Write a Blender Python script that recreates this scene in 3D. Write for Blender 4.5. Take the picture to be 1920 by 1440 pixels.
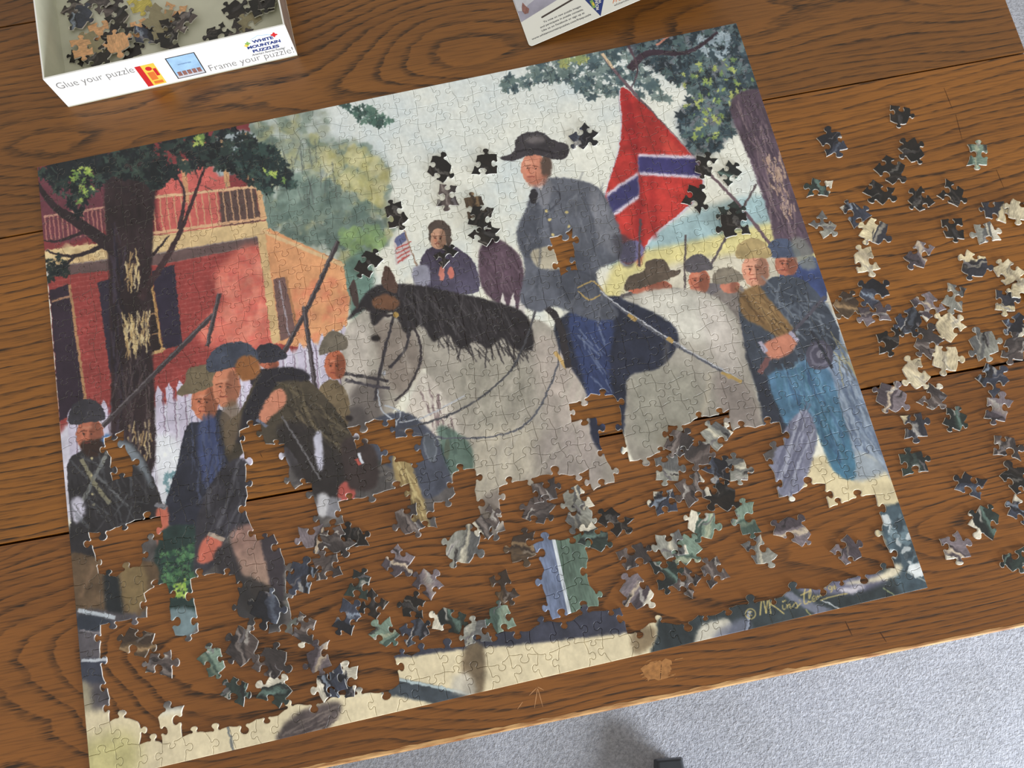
import bpy, bmesh, math, random
import numpy as np
from mathutils import Vector, Matrix

for _o in list(bpy.data.objects):
    bpy.data.objects.remove(_o)
SC = bpy.context.scene
COL = SC.collection

# ------------------------------------------------------------------ camera
# metres; the origin is the puzzle's lower left corner, z = 0 the table top, the floor is FLOOR_Z
FLOOR_Z = -0.74
F_PX = 1580.0
RC = np.array([[0.9758976510171202, -0.21739263367686823, -0.01908448485817798],
               [-0.21512791567914624, -0.9436555491760032, -0.2514640817390886],
               [0.036657258964810674, 0.2495088121337037, -0.967678457977037]])
CC = np.array([0.40638665064277124, 0.06553034976236916, 0.7933137206878847])
cam = bpy.data.cameras.new('camera')
cam.sensor_fit = 'HORIZONTAL'; cam.sensor_width = 36.0
cam.lens = 36.0 * F_PX / 1920.0
cam.clip_start = 0.02; cam.clip_end = 50
camo = bpy.data.objects.new('camera', cam); COL.objects.link(camo)
_m = Matrix(((RC[0, 0], -RC[1, 0], -RC[2, 0], CC[0]),
             (RC[0, 1], -RC[1, 1], -RC[2, 1], CC[1]),
             (RC[0, 2], -RC[1, 2], -RC[2, 2], CC[2]),
             (0, 0, 0, 1)))
camo.matrix_world = _m
SC.camera = camo

# ------------------------------------------------------------------ light: a bright room with a window low to the right
w = bpy.data.worlds.new('room_light'); SC.world = w; w.use_nodes = True
w.node_tree.nodes['Background'].inputs[0].default_value = (1.0, 0.965, 0.90, 1)
w.node_tree.nodes['Background'].inputs[1].default_value = 0.52
def area(name, loc, target, sx, sy, power, color):
    l = bpy.data.lights.new(name, 'AREA'); l.shape = 'RECTANGLE'; l.size = sx; l.size_y = sy
    l.energy = power; l.color = color
    o = bpy.data.objects.new(name, l); COL.objects.link(o); o.location = loc
    d = Vector(target) - Vector(loc); o.rotation_euler = d.to_track_quat('-Z', 'Y').to_euler()
    return o
area('window_daylight', (2.2, -2.05, 0.42), (0.45, 0.1, -0.2), 1.0, 0.9, 96, (0.90, 0.95, 1.0))
SC.view_settings.view_transform = 'Standard'; SC.view_settings.look = 'None'
SC.view_settings.gamma = 1; SC.view_settings.use_curve_mapping = False
SC.view_settings.exposure = 0.42

# ------------------------------------------------------------------ helpers
W, H = 0.762, 0.611
TH = 0.0019
def ground(pts, z=0.0):
    """measured points of the picture -> points of the horizontal plane z"""
    p = np.atleast_2d(np.asarray(pts, float))
    d = np.stack([(p[:, 0] - 960) / F_PX, (p[:, 1] - 720) / F_PX, np.ones(len(p))], 1) @ RC
    s = (z - CC[2]) / d[:, 2]
    return CC + s[:, None] * d
def gp(x, y, z=0.0):
    return Vector(ground([(x, y)], z)[0])
def seen(P):
    c = (RC @ (np.atleast_2d(P) - CC).T)
    return np.stack([960 + F_PX * c[0] / c[2], 720 + F_PX * c[1] / c[2]], 1)
def lin(c):
    r = []
    for v in c[:3]:
        v = v / 255.0
        r.append(v / 12.92 if v <= 0.04045 else ((v + 0.055) / 1.055) ** 2.4)
    return (r[0], r[1], r[2], 1.0)
def tag(o, label=None, cat=None, group=None, kind=None):
    if label: o['label'] = label
    if cat: o['category'] = cat
    if group: o['group'] = group
    if kind: o['kind'] = kind
    return o
def empty(name, loc=(0, 0, 0), rot=(0, 0, 0)):
    o = bpy.data.objects.new(name, None); COL.objects.link(o)
    o.empty_display_size = 0.02; o.location = loc; o.rotation_euler = rot
    return o
def link(name, me, parent=None, loc=(0, 0, 0), rot=(0, 0, 0)):
    o = bpy.data.objects.new(name, me); COL.objects.link(o)
    o.location = loc; o.rotation_euler = rot
    if parent is not None: o.parent = parent
    return o
def pyobj(name, verts, faces, mats, parent=None, loc=(0, 0, 0), rot=(0, 0, 0), mi=None):
    me = bpy.data.meshes.new(name); me.from_pydata([tuple(v) for v in verts], [], faces); me.update()
    for m in (mats if isinstance(mats, (list, tuple)) else [mats]): me.materials.append(m)
    if mi is not None: me.polygons.foreach_set('material_index', mi)
    return link(name, me, parent, loc, rot)
def boxv(x0, x1, y0, y1, z0, z1):
    v = [(x0, y0, z0), (x1, y0, z0), (x1, y1, z0), (x0, y1, z0), (x0, y0, z1), (x1, y0, z1), (x1, y1, z1), (x0, y1, z1)]
    f = [(0, 3, 2, 1), (4, 5, 6, 7), (0, 1, 5, 4), (1, 2, 6, 5), (2, 3, 7, 6), (3, 0, 4, 7)]
    return v, f
def bevel_obj(o, width, seg=2):
    bm = bmesh.new(); bm.from_mesh(o.data)
    bmesh.ops.bevel(bm, geom=bm.edges[:], offset=width, segments=seg, affect='EDGES', profile=0.6)
    bm.to_mesh(o.data); bm.free(); return o

class NT:
    """small helper to write node trees"""
    def __init__(s, name):
        s.m = bpy.data.materials.new(name); s.m.use_nodes = True
        s.t = s.m.node_tree; s.b = s.t.nodes['Principled BSDF']
    def n(s, typ, **kw):
        k = s.t.nodes.new('ShaderNode' + typ)
        for a, v in kw.items():
            if a in k.inputs: s.put(k.inputs[a], v)
            else: setattr(k, a, v)
        return k
    def put(s, sock, v):
        if isinstance(v, bpy.types.NodeSocket): s.t.links.new(v, sock)
        else: sock.default_value = v
    def math(s, op, a, b=None, c=None):
        k = s.t.nodes.new('ShaderNodeMath'); k.operation = op; s.put(k.inputs[0], a)
        if b is not None: s.put(k.inputs[1], b)
        if c is not None: s.put(k.inputs[2], c)
        return k.outputs[0]
    def noise(s, vec, scale, detail=3, rough=0.55):
        k = s.t.nodes.new('ShaderNodeTexNoise'); s.put(k.inputs['Vector'], vec)
        k.inputs['Scale'].default_value = scale; k.inputs['Detail'].default_value = detail; k.inputs['Roughness'].default_value = rough
        return k.outputs['Fac']
    def comb(s, x, y, z):
        k = s.t.nodes.new('ShaderNodeCombineXYZ'); s.put(k.inputs[0], x); s.put(k.inputs[1], y); s.put(k.inputs[2], z); return k.outputs[0]
    def ramp(s, fac, stops, interp='LINEAR'):
        k = s.t.nodes.new('ShaderNodeValToRGB'); k.color_ramp.interpolation = interp; e = k.color_ramp.elements
        while len(e) < len(stops): e.new(0.5)
        for q, (p, c) in zip(e, stops):
            q.position = p; q.color = c if len(c) == 4 else lin(c)
        s.put(k.inputs[0], fac); return k.outputs[0]
    def mix(s, fac, a, b, mode='MIX'):
        k = s.t.nodes.new('ShaderNodeMix'); k.data_type = 'RGBA'; k.blend_type = mode
        s.put(k.inputs[0], fac); s.put(k.inputs[6], a); s.put(k.inputs[7], b); return k.outputs[2]
    def obj(s):
        return s.t.nodes.new('ShaderNodeTexCoord').outputs['Object']
    def sep(s, v):
        k = s.t.nodes.new('ShaderNodeSeparateXYZ'); s.put(k.inputs[0], v); return k.outputs
    def bump(s, h, strength, dist):
        k = s.t.nodes.new('ShaderNodeBump'); k.inputs['Strength'].default_value = strength; k.inputs['Distance'].default_value = dist
        s.put(k.inputs['Height'], h); s.put(s.b.inputs['Normal'], k.outputs[0])
    def col(s, c): s.put(s.b.inputs['Base Color'], c if isinstance(c, bpy.types.NodeSocket) else lin(c))
    def gloss(s, rough, spec=0.5):
        s.put(s.b.inputs['Roughness'], rough); s.b.inputs['Specular IOR Level'].default_value = spec

def plain(name, c, rough=0.6, spec=0.4, var=0.12, scale=60):
    t = NT(name); nz = t.noise(t.obj(), scale)
    a = lin(c); lo = tuple(v * (1 - var) for v in a[:3]) + (1,); hi = tuple(min(1, v * (1 + var)) for v in a[:3]) + (1,)
    t.col(t.ramp(nz, [(0.3, lo), (0.7, hi)])); t.gloss(rough, spec); return t.m
# ------------------------------------------------------------------ the picture printed on the puzzle: a plain village street
# with a rider, painted here stroke by stroke into an image that lives only in memory
RNG = np.random.default_rng(7)
random.seed(7)
SCALE = 2400.0
PW, PH = int(W * SCALE), int(H * SCALE)
IM = np.zeros((PH, PW, 3), np.float32)
def fbm(h, w, cell, octs=4, seed=0, ax=1.0):
    r = np.random.default_rng(seed); out = np.zeros((h, w), np.float32); amp = 1.0; tot = 0
    for o in range(octs):
        cy = max(1.0, cell / 2 ** o); cx = max(1.0, cell * ax / 2 ** o)
        gy, gx = int(h / cy) + 3, int(w / cx) + 3
        g = r.random((gy, gx)).astype(np.float32)
        yy = np.arange(h) / cy; xx = np.arange(w) / cx
        y0 = yy.astype(int); x0 = xx.astype(int)
        fy = (yy - y0); fx = (xx - x0); fy = (fy * fy * (3 - 2 * fy)).astype(np.float32)[:, None]; fx = (fx * fx * (3 - 2 * fx)).astype(np.float32)[None]
        a = g[y0][:, x0]; b = g[y0][:, x0 + 1]; c = g[y0 + 1][:, x0]; d = g[y0 + 1][:, x0 + 1]
        out += amp * ((a * (1 - fx) + b * fx) * (1 - fy) + (c * (1 - fx) + d * fx) * fy)
        tot += amp; amp *= 0.55
    return out / tot
NZ = fbm(PH, PW, 26, 4, 1); NZ2 = fbm(PH, PW, 90, 4, 2); NZV = fbm(PH, PW, 40, 4, 3, 0.25)
def PT(pts):
    q = ground(pts, TH); return np.stack([q[:, 0] * SCALE, (H - q[:, 1]) * SCALE], 1)
def smooth(p, n=5):
    k = len(p); out = []
    for i in range(k):
        a, b, c, d = p[i - 1], p[i], p[(i + 1) % k], p[(i + 2) % k]
        for j in range(n):
            t = j / n
            out.append(0.5 * ((2 * b) + (-a + c) * t + (2 * a - 5 * b + 4 * c - d) * t * t + (-a + 3 * b - 3 * c + d) * t ** 3))
    return np.array(out)
def mask_of(q, soft):
    pad = int(soft * 2 + 3)
    x0 = max(0, int(q[:, 0].min()) - pad); x1 = min(IM.shape[1], int(q[:, 0].max()) + pad + 1)
    y0 = max(0, int(q[:, 1].min()) - pad); y1 = min(IM.shape[0], int(q[:, 1].max()) + pad + 1)
    if x1 <= x0 + 1 or y1 <= y0 + 1: return None
    h, w_ = y1 - y0, x1 - x0
    diff = np.zeros((h, w_ + 1), np.int32)
    n = len(q)
    for i in range(n):
        ax, ay = q[i]; bx, by = q[(i + 1) % n]
        if ay == by: continue
        if ay > by: ax, ay, bx, by = bx, by, ax, ay
        r0 = max(0, int(math.ceil(ay - y0 - 0.5))); r1 = min(h, int(math.ceil(by - y0 - 0.5)))
        if r1 <= r0: continue
        rr = np.arange(r0, r1)
        xs = ax + (rr + 0.5 + y0 - ay) * (bx - ax) / (by - ay)
        ci = np.clip(np.ceil(xs - x0 - 0.5).astype(int), 0, w_)
        np.add.at(diff, (rr, ci), 1)
    m = (np.cumsum(diff, 1)[:, :w_] & 1).astype(np.float32)
    for s in ((soft,) if soft < 1.5 else (soft, soft)):
        k = max(1, int(round(s)))
        if k >= 1:
            for axis in (0, 1):
                mm = np.pad(m, [(k, k) if a == axis else (0, 0) for a in (0, 1)], mode='edge')
                c = np.cumsum(mm, axis); c = np.concatenate([np.zeros_like(c.take([0], axis)), c], axis)
                L = 2 * k + 1; N = m.shape[axis]
                m = (c.take(range(L, L + N), axis) - c.take(range(0, N), axis)) / L
    return m, x0, x1, y0, y1
def fill(q, c, soft=1.0, alpha=1.0, c2=None, ang=90.0, tex=0.10, vert=False):
    r = mask_of(q, soft)
    if r is None: return
    m, x0, x1, y0, y1 = r
    c = np.array(c, np.float32)
    if c2 is not None:
        dx, dy = math.cos(math.radians(ang)), math.sin(math.radians(ang))
        s = q @ np.array([dx, dy]); g = (np.arange(x0, x1)[None] * dx + np.arange(y0, y1)[:, None] * dy - s.min()) / (s.max() - s.min() + 1e-6)
        g = np.clip(g, 0, 1)[..., None]; cc = c * (1 - g) + np.array(c2, np.float32) * g
    else: cc = np.broadcast_to(c, m.shape + (3,))
    nz = (NZV if vert else NZ)[y0:y1, x0:x1] * 0.6 + NZ2[y0:y1, x0:x1] * 0.4
    cc = cc * (1 + tex * 4 * (nz[..., None] - 0.5))
    a = (m * alpha)[..., None]
    IM[y0:y1, x0:x1] = IM[y0:y1, x0:x1] * (1 - a) + cc * a
def poly(pts, c, soft=1.0, alpha=1.0, c2=None, ang=90.0, tex=0.10, sm=True, vert=False):
    q = PT(pts)
    fill(smooth(q) if sm else q, c, soft, alpha, c2, ang, tex, vert)
def stroke(pts, wd, c, alpha=1.0, soft=1.0, taper=False, tex=0.06):
    p = np.array(pts, float)
    if len(p) > 2:
        o = [];
        for i in range(len(p) - 1):
            a, b, cc, d = p[max(0, i - 1)], p[i], p[i + 1], p[min(len(p) - 1, i + 2)]
            for j in range(6):
                t = j / 6
                o.append(0.5 * ((2 * b) + (-a + cc) * t + (2 * a - 5 * b + 4 * cc - d) * t * t + (-a + 3 * b - 3 * cc + d) * t ** 3))
        o.append(p[-1]); p = np.array(o)
    q = PT(p); ww = wd * 1.15
    t = np.gradient(q, axis=0); t /= np.linalg.norm(t, axis=1, keepdims=True) + 1e-9
    nn = np.stack([-t[:, 1], t[:, 0]], 1)
    k = np.linspace(1, 0.25, len(q))[:, None] if taper else np.ones((len(q), 1))
    fill(np.concatenate([q + nn * ww / 2 * k, (q - nn * ww / 2 * k)[::-1]]), c, soft, alpha, tex=tex)
def ell(cx, cy, rx, ry, c, rot=0, **kw):
    a = np.linspace(0, 2 * math.pi, 20, endpoint=False); r = math.radians(rot)
    x = rx * np.cos(a); y = ry * np.sin(a)
    poly(np.stack([cx + x * math.cos(r) - y * math.sin(r), cy + x * math.sin(r) + y * math.cos(r)], 1), c, sm=False, **kw)
def inside(p, pts):
    x, y = p; r = False; n = len(pts)
    for i in range(n):
        x1, y1 = pts[i]; x2, y2 = pts[i - 1]
        if (y1 > y) != (y2 > y) and x < (x2 - x1) * (y - y1) / (y2 - y1) + x1: r = not r
    return r
def leaves(reg, n, size, cols, alpha=0.9, lobed=True, soft=1.0):
    P = np.array(reg, float); lo, hi = P.min(0), P.max(0); k = 0
    while k < n:
        p = lo + RNG.random(2) * (hi - lo)
        if not inside(p, reg): continue
        k += 1
        s = size * (0.5 + RNG.random()); a0 = RNG.random() * 6.28
        a = np.linspace(0, 2 * math.pi, 11 if lobed else 9, endpoint=False)
        r = s * (np.where(np.arange(len(a)) % 2 == 0, 1.0, 0.45) if lobed else (0.7 + 0.5 * RNG.random(len(a))))
        el = 0.5 + 0.4 * RNG.random()
        x = r * np.cos(a); y = r * np.sin(a) * el
        q = np.stack([p[0] + x * math.cos(a0) - y * math.sin(a0), p[1] + x * math.sin(a0) + y * math.cos(a0)], 1)
        fill(PT(q), cols[RNG.integers(len(cols))], soft, alpha, tex=0.12)
def hatch(reg, n, ln, wd, cols, ang, alpha=0.5, jit=10):
    P = np.array(reg, float); lo, hi = P.min(0), P.max(0); k = 0
    while k < n:
        p = lo + RNG.random(2) * (hi - lo)
        if not inside(p, reg): continue
        k += 1
        a = math.radians(ang + RNG.normal() * jit); l = ln * (0.5 + RNG.random()) / 2
        stroke([(p[0] - l * math.cos(a), p[1] - l * math.sin(a)), (p[0] + l * math.cos(a), p[1] + l * math.sin(a))], wd * (0.6 + 0.8 * RNG.random()), cols[RNG.integers(len(cols))], alpha)

# sky and far ground
vv = np.linspace(0, 1, PH, dtype=np.float32)[:, None, None]
IM[:] = np.array([226, 233, 232]) * np.clip(1 - vv * 2.2, 0, 1) + np.array([242, 239, 222]) * np.clip(vv * 2.2, 0, 1)
g = np.clip((NZ2 - 0.5) * 3.2, 0, 1)[..., None]; IM[:] = IM * (1 - 0.55 * g) + np.array([208, 223, 231]) * 0.55 * g
g = np.clip((0.47 - NZ2) * 4, 0, 1)[..., None]; IM[:] = IM * (1 - 0.6 * g) + np.array([246, 246, 234]) * 0.6 * g
poly([(1150, 480), (1250, 420), (1340, 385), (1430, 365), (1460, 400), (1465, 445), (1180, 500)], (168, 197, 203), 8)
poly([(1140, 520), (1180, 478), (1300, 452), (1470, 415), (1530, 460), (1560, 570), (1170, 570)], (224, 214, 152), 6)
poly([(1170, 540), (1240, 500), (1460, 470), (1540, 520), (1540, 600), (1200, 600)], (214, 208, 190), 8)
# far trees
ft = [(470, 232), (560, 205), (615, 212), (612, 255), (680, 272), (728, 312), (724, 390), (742, 425), (705, 475), (655, 520), (640, 490), (560, 455), (500, 430), (482, 330)]
poly(ft, (140, 152, 140), 10, 0.75)
leaves(ft, 620, 12, [(118, 136, 124), (150, 164, 152), (165, 172, 150), (100, 120, 110), (176, 176, 130), (190, 200, 196)], 0.6, False, 2)
leaves([(600, 285), (680, 275), (725, 320), (715, 385), (640, 350)], 160, 10, [(176, 172, 118), (160, 162, 120), (196, 192, 150)], 0.6, False, 2)
leaves([(490, 330), (600, 330), (720, 420), (690, 470), (560, 450), (500, 420)], 260, 12, [(92, 112, 106), (112, 132, 124), (128, 148, 140)], 0.6, False, 2)
leaves([(630, 430), (705, 425), (722, 462), (660, 480)], 60, 9, [(140, 168, 112), (124, 152, 108)], 0.7, False, 2)
for i in range(26):
    x = 500 + RNG.random() * 130; y = 260 + RNG.random() * 90
    stroke([(x, y), (x + 8 * RNG.normal(), y + 45)], 2.2, (92, 100, 98), 0.6)
poly([(640, 500), (690, 470), (700, 560), (665, 600), (648, 560)], (112, 142, 132), 6)
# house, upper floor
poly([(60, 300), (465, 225), (500, 425), (80, 480)], (132, 58, 62), 1, sm=False)
poly([(300, 340), (350, 300), (412, 318), (432, 420), (310, 440)], (205, 104, 98), 3)
poly([(78, 330), (200, 300), (210, 420), (84, 450)], (110, 60, 72), 4)
poly([(400, 262), (470, 246), (478, 300), (410, 330)], (168, 180, 186), 3)
poly([(232, 320), (255, 316), (258, 366), (236, 368)], (112, 118, 150), 1, sm=False)
for x in (410, 455): poly([(x, 250), (x + 9, 248), (x + 22, 350), (x + 12, 352)], (205, 160, 118), 1, sm=False)
poly([(338, 300), (346, 298), (356, 380), (346, 380)], (200, 150, 112), 1, sm=False)
poly([(410, 360), (478, 350), (490, 415), (415, 425)], (92, 72, 70), 2, sm=False)
for i in range(34):
    x = 272 + i * 6.6; yt = 371 - (x - 272) * 0.105; yb = 441 - (x - 272) * 0.135
    if i % 2 == 0: stroke([(x, yt), (x + 8, yb)], 2.6, (214, 170, 132), 0.95)
for i in range(15):
    x = 84 + i * 8; stroke([(x, 405 - i), (x + 4, 452 - i)], 2.8, (190, 130, 118), 0.9)
stroke([(268, 372), (480, 350)], 7, (224, 184, 146)); stroke([(268, 440), (500, 408)], 7, (222, 178, 140))
stroke([(82, 406), (200, 388)], 5, (196, 146, 130))
poly([(476, 335), (484, 333), (500, 410), (490, 414)], (220, 176, 132), 1, sm=False)
poly([(80, 470), (300, 440), (500, 414), (505, 440), (300, 474), (88, 500)], (222, 194, 146), 1, sm=False)
leaves([(85, 470), (300, 445), (300, 470), (90, 498)], 40, 9, [(200, 170, 122), (235, 212, 165), (180, 152, 112)], 0.6, False, 2)
poly([(88, 500), (300, 474), (505, 440), (508, 456), (300, 498), (92, 524)], (104, 84, 84), 1.5, sm=False)
# house, ground floor
poly([(90, 520), (300, 496), (508, 456), (530, 640), (640, 660), (640, 800), (115, 830)], (150, 64, 62), 1, sm=False)
sun = [(404, 510), (486, 462), (524, 640), (470, 668), (395, 650), (372, 620), (420, 560)]
poly(sun, (222, 122, 106), 9)
leaves(sun, 120, 10, [(236, 152, 132), (206, 100, 92), (228, 134, 116)], 0.5, False, 2)
for i in range(36):
    y = 522 + i * 9; stroke([(95 + i * 1.6, y + 6), (300, y - 26), (515, y - 62)], 1.2, (206, 132, 124), 0.42)
    for j in range(26):
        x = 100 + j * 16 + (i % 2) * 8; yy = y + 4 - (x - 95) * 0.162
        if x < 515: stroke([(x, yy), (x + 1.2, yy + 8)], 1.1, (206, 132, 124), 0.34)
poly([(93, 545), (128, 532), (160, 760), (112, 790)], (52, 40, 54), 1, sm=False)
stroke([(130, 533), (162, 765)], 6, (178, 136, 98)); stroke([(96, 565), (133, 555)], 5, (170, 130, 104))
poly([(183, 530), (216, 520), (230, 680), (206, 700)], (50, 44, 60), 1, sm=False)
poly([(284, 508), (326, 496), (342, 646), (306, 655)], (48, 42, 60), 1, sm=False)
poly([(264, 545), (288, 538), (306, 655), (276, 668)], (44, 34, 36), 1, sm=False)
stroke([(285, 535), (304, 660)], 5, (190, 150, 98)); stroke([(268, 592), (294, 586)], 3, (180, 140, 100)); stroke([(272, 630), (300, 624)], 3, (180, 140, 100))
stroke([(270, 668), (310, 654)], 6, (204, 168, 118))
poly([(485, 440), (505, 428), (642, 492), (655, 560), (650, 610), (590, 655), (520, 645)], (226, 164, 118), 1, sm=False)
leaves([(520, 560), (640, 510), (650, 600), (560, 650)], 70, 12, [(232, 172, 128), (214, 146, 110), (222, 120, 96)], 0.4, False, 3)
stroke([(488, 432), (645, 498)], 8, (224, 190, 146)); poly([(482, 440), (496, 436), (526, 640), (510, 645)], (218, 186, 138), 1, sm=False)
poly([(512, 524), (534, 518), (556, 626), (526, 640)], (120, 92, 90), 1, sm=False); stroke([(536, 520), (558, 622)], 5, (176, 128, 92))
stroke([(523, 526), (542, 630)], 3, (170, 160, 170))
# picket fence and pale haze
poly([(120, 800), (300, 760), (640, 640), (650, 860), (300, 960), (125, 970)], (212, 210, 226), 4)
for i in range(26):
    x = 126 + i * 20.5; yt = 765 - (x - 126) * 0.26 if x < 420 else 700 - (x - 420) * 0.42
    yb = yt + 190
    poly([(x, yt + 14), (x + 6, yt), (x + 13, yt + 12), (x + 24, yb), (x + 12, yb)], (206, 200, 222), 1, sm=False)
    stroke([(x + 15, yt + 14), (x + 26, yb)], 2.5, (128, 104, 130), 0.8)
poly([(285, 830), (330, 820), (350, 900), (310, 960)], (226, 230, 238), 8); leaves([(310, 890), (345, 880), (340, 950), (312, 950)], 40, 7, [(92, 132, 142), (120, 150, 160)], 0.7)
# shaded road under the walkers
road = [(110, 990), (300, 952), (450, 885), (640, 862), (700, 835), (880, 900), (1160, 880), (1440, 800), (1480, 850), (1470, 960), (1640, 965), (1665, 1080), (1300, 1152), (760, 1205), (700, 1292), (210, 1338), (120, 1360)]
poly(road, (92, 88, 88), 6, tex=0.22, sm=False)
hatch(road, 260, 60, 7, [(120, 114, 110), (66, 64, 68), (104, 116, 106), (140, 134, 126), (56, 62, 60)], -12, 0.5, 16)
# near tree
def limb(pts, w0, c=(48, 37, 42), taper=True): stroke(pts, w0, c, 1, 1, taper, 0.2)
poly([(200, 300), (285, 290), (288, 420), (282, 560), (290, 760), (284, 890), (214, 905), (208, 700), (204, 520)], (50, 38, 42), 1.5, tex=0.22, vert=True)
limb([(232, 480), (150, 420), (100, 385), (60, 330)], 30); limb([(170, 430), (110, 452), (80, 450)], 9); limb([(205, 455), (140, 480), (85, 470)], 12)
limb([(140, 480), (105, 515)], 7); limb([(262, 560), (320, 470), (352, 400), (392, 290)], 17, (62, 44, 48)); limb([(335, 430), (345, 360), (320, 315)], 9, (66, 48, 54))
limb([(240, 360), (180, 330), (120, 310)], 14); limb([(285, 480), (318, 440)], 8)
hatch([(208, 420), (232, 420), (226, 880), (212, 880)], 40, 60, 3, [(34, 30, 44), (70, 62, 78)], 88, 0.6)
for reg, n in (([(232, 598), (280, 590), (280, 652), (236, 668)], 90), ([(236, 480), (262, 478), (262, 536), (230, 540)], 28), ([(236, 800), (284, 790), (284, 860), (250, 860)], 24)):
    hatch(reg, n, 22, 2.6, [(214, 190, 138), (190, 160, 112), (228, 210, 166)], 88, 0.8)
hatch([(215, 670), (280, 670), (284, 880), (220, 890)], 70, 50, 2.6, [(84, 72, 80), (110, 96, 96), (40, 32, 40)], 88, 0.5)
fol = [(68, 318), (150, 290), (330, 258), (445, 240), (505, 288), (548, 345), (480, 335), (425, 318), (372, 312), (330, 322), (300, 355), (215, 325), (165, 365), (150, 405), (118, 372), (95, 345)]
leaves(fol, 620, 11, [(34, 44, 46), (44, 58, 56), (28, 34, 40), (56, 72, 66), (24, 30, 34)], 0.95)
leaves([(440, 270), (515, 275), (552, 350), (500, 360), (440, 325)], 140, 9, [(38, 54, 56), (58, 80, 76), (30, 40, 44)], 0.95)
leaves([(90, 300), (200, 285), (180, 310), (95, 330)], 70, 11, [(34, 40, 44), (28, 34, 40)], 0.95)
for reg, n in (([(130, 320), (170, 305), (175, 355), (150, 380)], 26), ([(360, 258), (392, 255), (385, 272), (362, 272)], 12), ([(490, 315), (530, 330), (536, 340), (500, 332)], 10)):
    leaves(reg, n, 6, [(146, 174, 84), (180, 198, 104), (112, 142, 78)], 0.95)
leaves([(86, 488), (120, 480), (130, 515), (90, 530)], 40, 7, [(36, 48, 46), (28, 36, 40)], 0.95)
leaves([(636, 196), (690, 200), (738, 232), (700, 240), (655, 215)], 60, 8, [(76, 108, 98), (98, 128, 116), (60, 84, 80)], 0.95)
# upper right boughs
fr = [(926, 150), (985, 130), (1050, 95), (1120, 80), (1200, 70), (1200, 128), (1262, 190), (1180, 175), (1110, 185), (1050, 150), (990, 160), (945, 178)]
leaves(fr, 330, 10, [(84, 106, 112), (104, 124, 122), (64, 82, 90), (122, 140, 138)], 0.92)
leaves([(1040, 108), (1090, 95), (1110, 110), (1060, 125)], 24, 8, [(180, 184, 112), (150, 164, 110)], 0.8)
fq = [(1185, 72), (1400, 25), (1440, 190), (1405, 205), (1340, 285), (1290, 285), (1270, 215), (1300, 175), (1210, 120)]
poly(fq, (72, 80, 92), 7, 0.75)
leaves(fq, 520, 11, [(58, 76, 86), (80, 102, 104), (44, 58, 68), (104, 124, 128), (36, 46, 54)], 0.92)
leaves([(1280, 110), (1400, 110), (1420, 180), (1330, 270), (1280, 250)], 70, 7, [(156, 176, 98), (186, 196, 116), (122, 150, 94)], 0.95)
leaves([(1305, 70), (1370, 60), (1370, 105), (1320, 110)], 30, 8, [(190, 206, 216), (160, 178, 190)], 0.8)
limb([(1180, 130), (1215, 100), (1290, 98), (1345, 60)], 20, (60, 46, 58)); limb([(1172, 75), (1195, 130), (1180, 170)], 7, (84, 66, 76)); limb([(1230, 85), (1262, 62)], 7, (186, 126, 108))
poly([(1368, 205), (1395, 170), (1440, 180), (1462, 280), (1500, 380), (1530, 470), (1462, 470), (1440, 400), (1405, 300)], (92, 76, 90), 2, tex=0.2, vert=True)
hatch([(1380, 220), (1430, 200), (1510, 460), (1465, 460)], 120, 45, 2.6, [(122, 104, 114), (66, 54, 68), (146, 126, 130)], 72, 0.6)
hatch([(1432, 300), (1462, 290), (1492, 400), (1478, 420), (1440, 340)], 60, 14, 3, [(206, 178, 158), (188, 158, 140)], 75, 0.8)
# plain red banner with one blue band
stroke([(1128, 100), (1165, 148), (1300, 295), (1380, 378), (1445, 460)], 7, (112, 92, 100)); stroke([(1128, 100), (1150, 128)], 7, (220, 196, 164))
stroke([(1285, 440), (1283, 560)], 4, (90, 80, 82)); stroke([(1418, 345), (1330, 500)], 5, (98, 88, 92))
ban = [(1164, 165), (1200, 190), (1250, 240), (1302, 300), (1316, 348), (1285, 390), (1225, 440), (1190, 490), (1164, 488), (1152, 430), (1134, 372), (1158, 290), (1166, 230)]
poly([(x + (3 if x > 1200 else -3), y + 3) for x, y in ban], (214, 208, 220), 1)
poly(ban, (184, 50, 48), 1, c2=(194, 62, 56), tex=0.16)
poly([(1166, 175), (1180, 180), (1202, 300), (1206, 470), (1192, 485), (1190, 330), (1172, 240)], (150, 34, 38), 4, 0.7)
poly([(1215, 330), (1225, 320), (1232, 430), (1222, 440)], (158, 38, 40), 4, 0.6); poly([(1240, 250), (1290, 300), (1250, 290)], (222, 84, 70), 4, 0.6)
poly([(1196, 288), (1302, 292), (1318, 336), (1198, 328)], (216, 206, 222), 1.5, sm=False); poly([(1196, 294), (1304, 298), (1315, 330), (1198, 322)], (62, 58, 112), 1.5, sm=False)
poly([(1136, 362), (1196, 322), (1198, 372), (1146, 410)], (216, 206, 222), 1.5, sm=False); poly([(1138, 368), (1196, 329), (1198, 364), (1144, 402)], (62, 60, 110), 1.5, sm=False)
poly([(1160, 462), (1192, 450), (1208, 470), (1190, 490), (1164, 490)], (120, 116, 160), 2)
stroke([(1200, 410), (1198, 500)], 5, (88, 70, 76))
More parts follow.
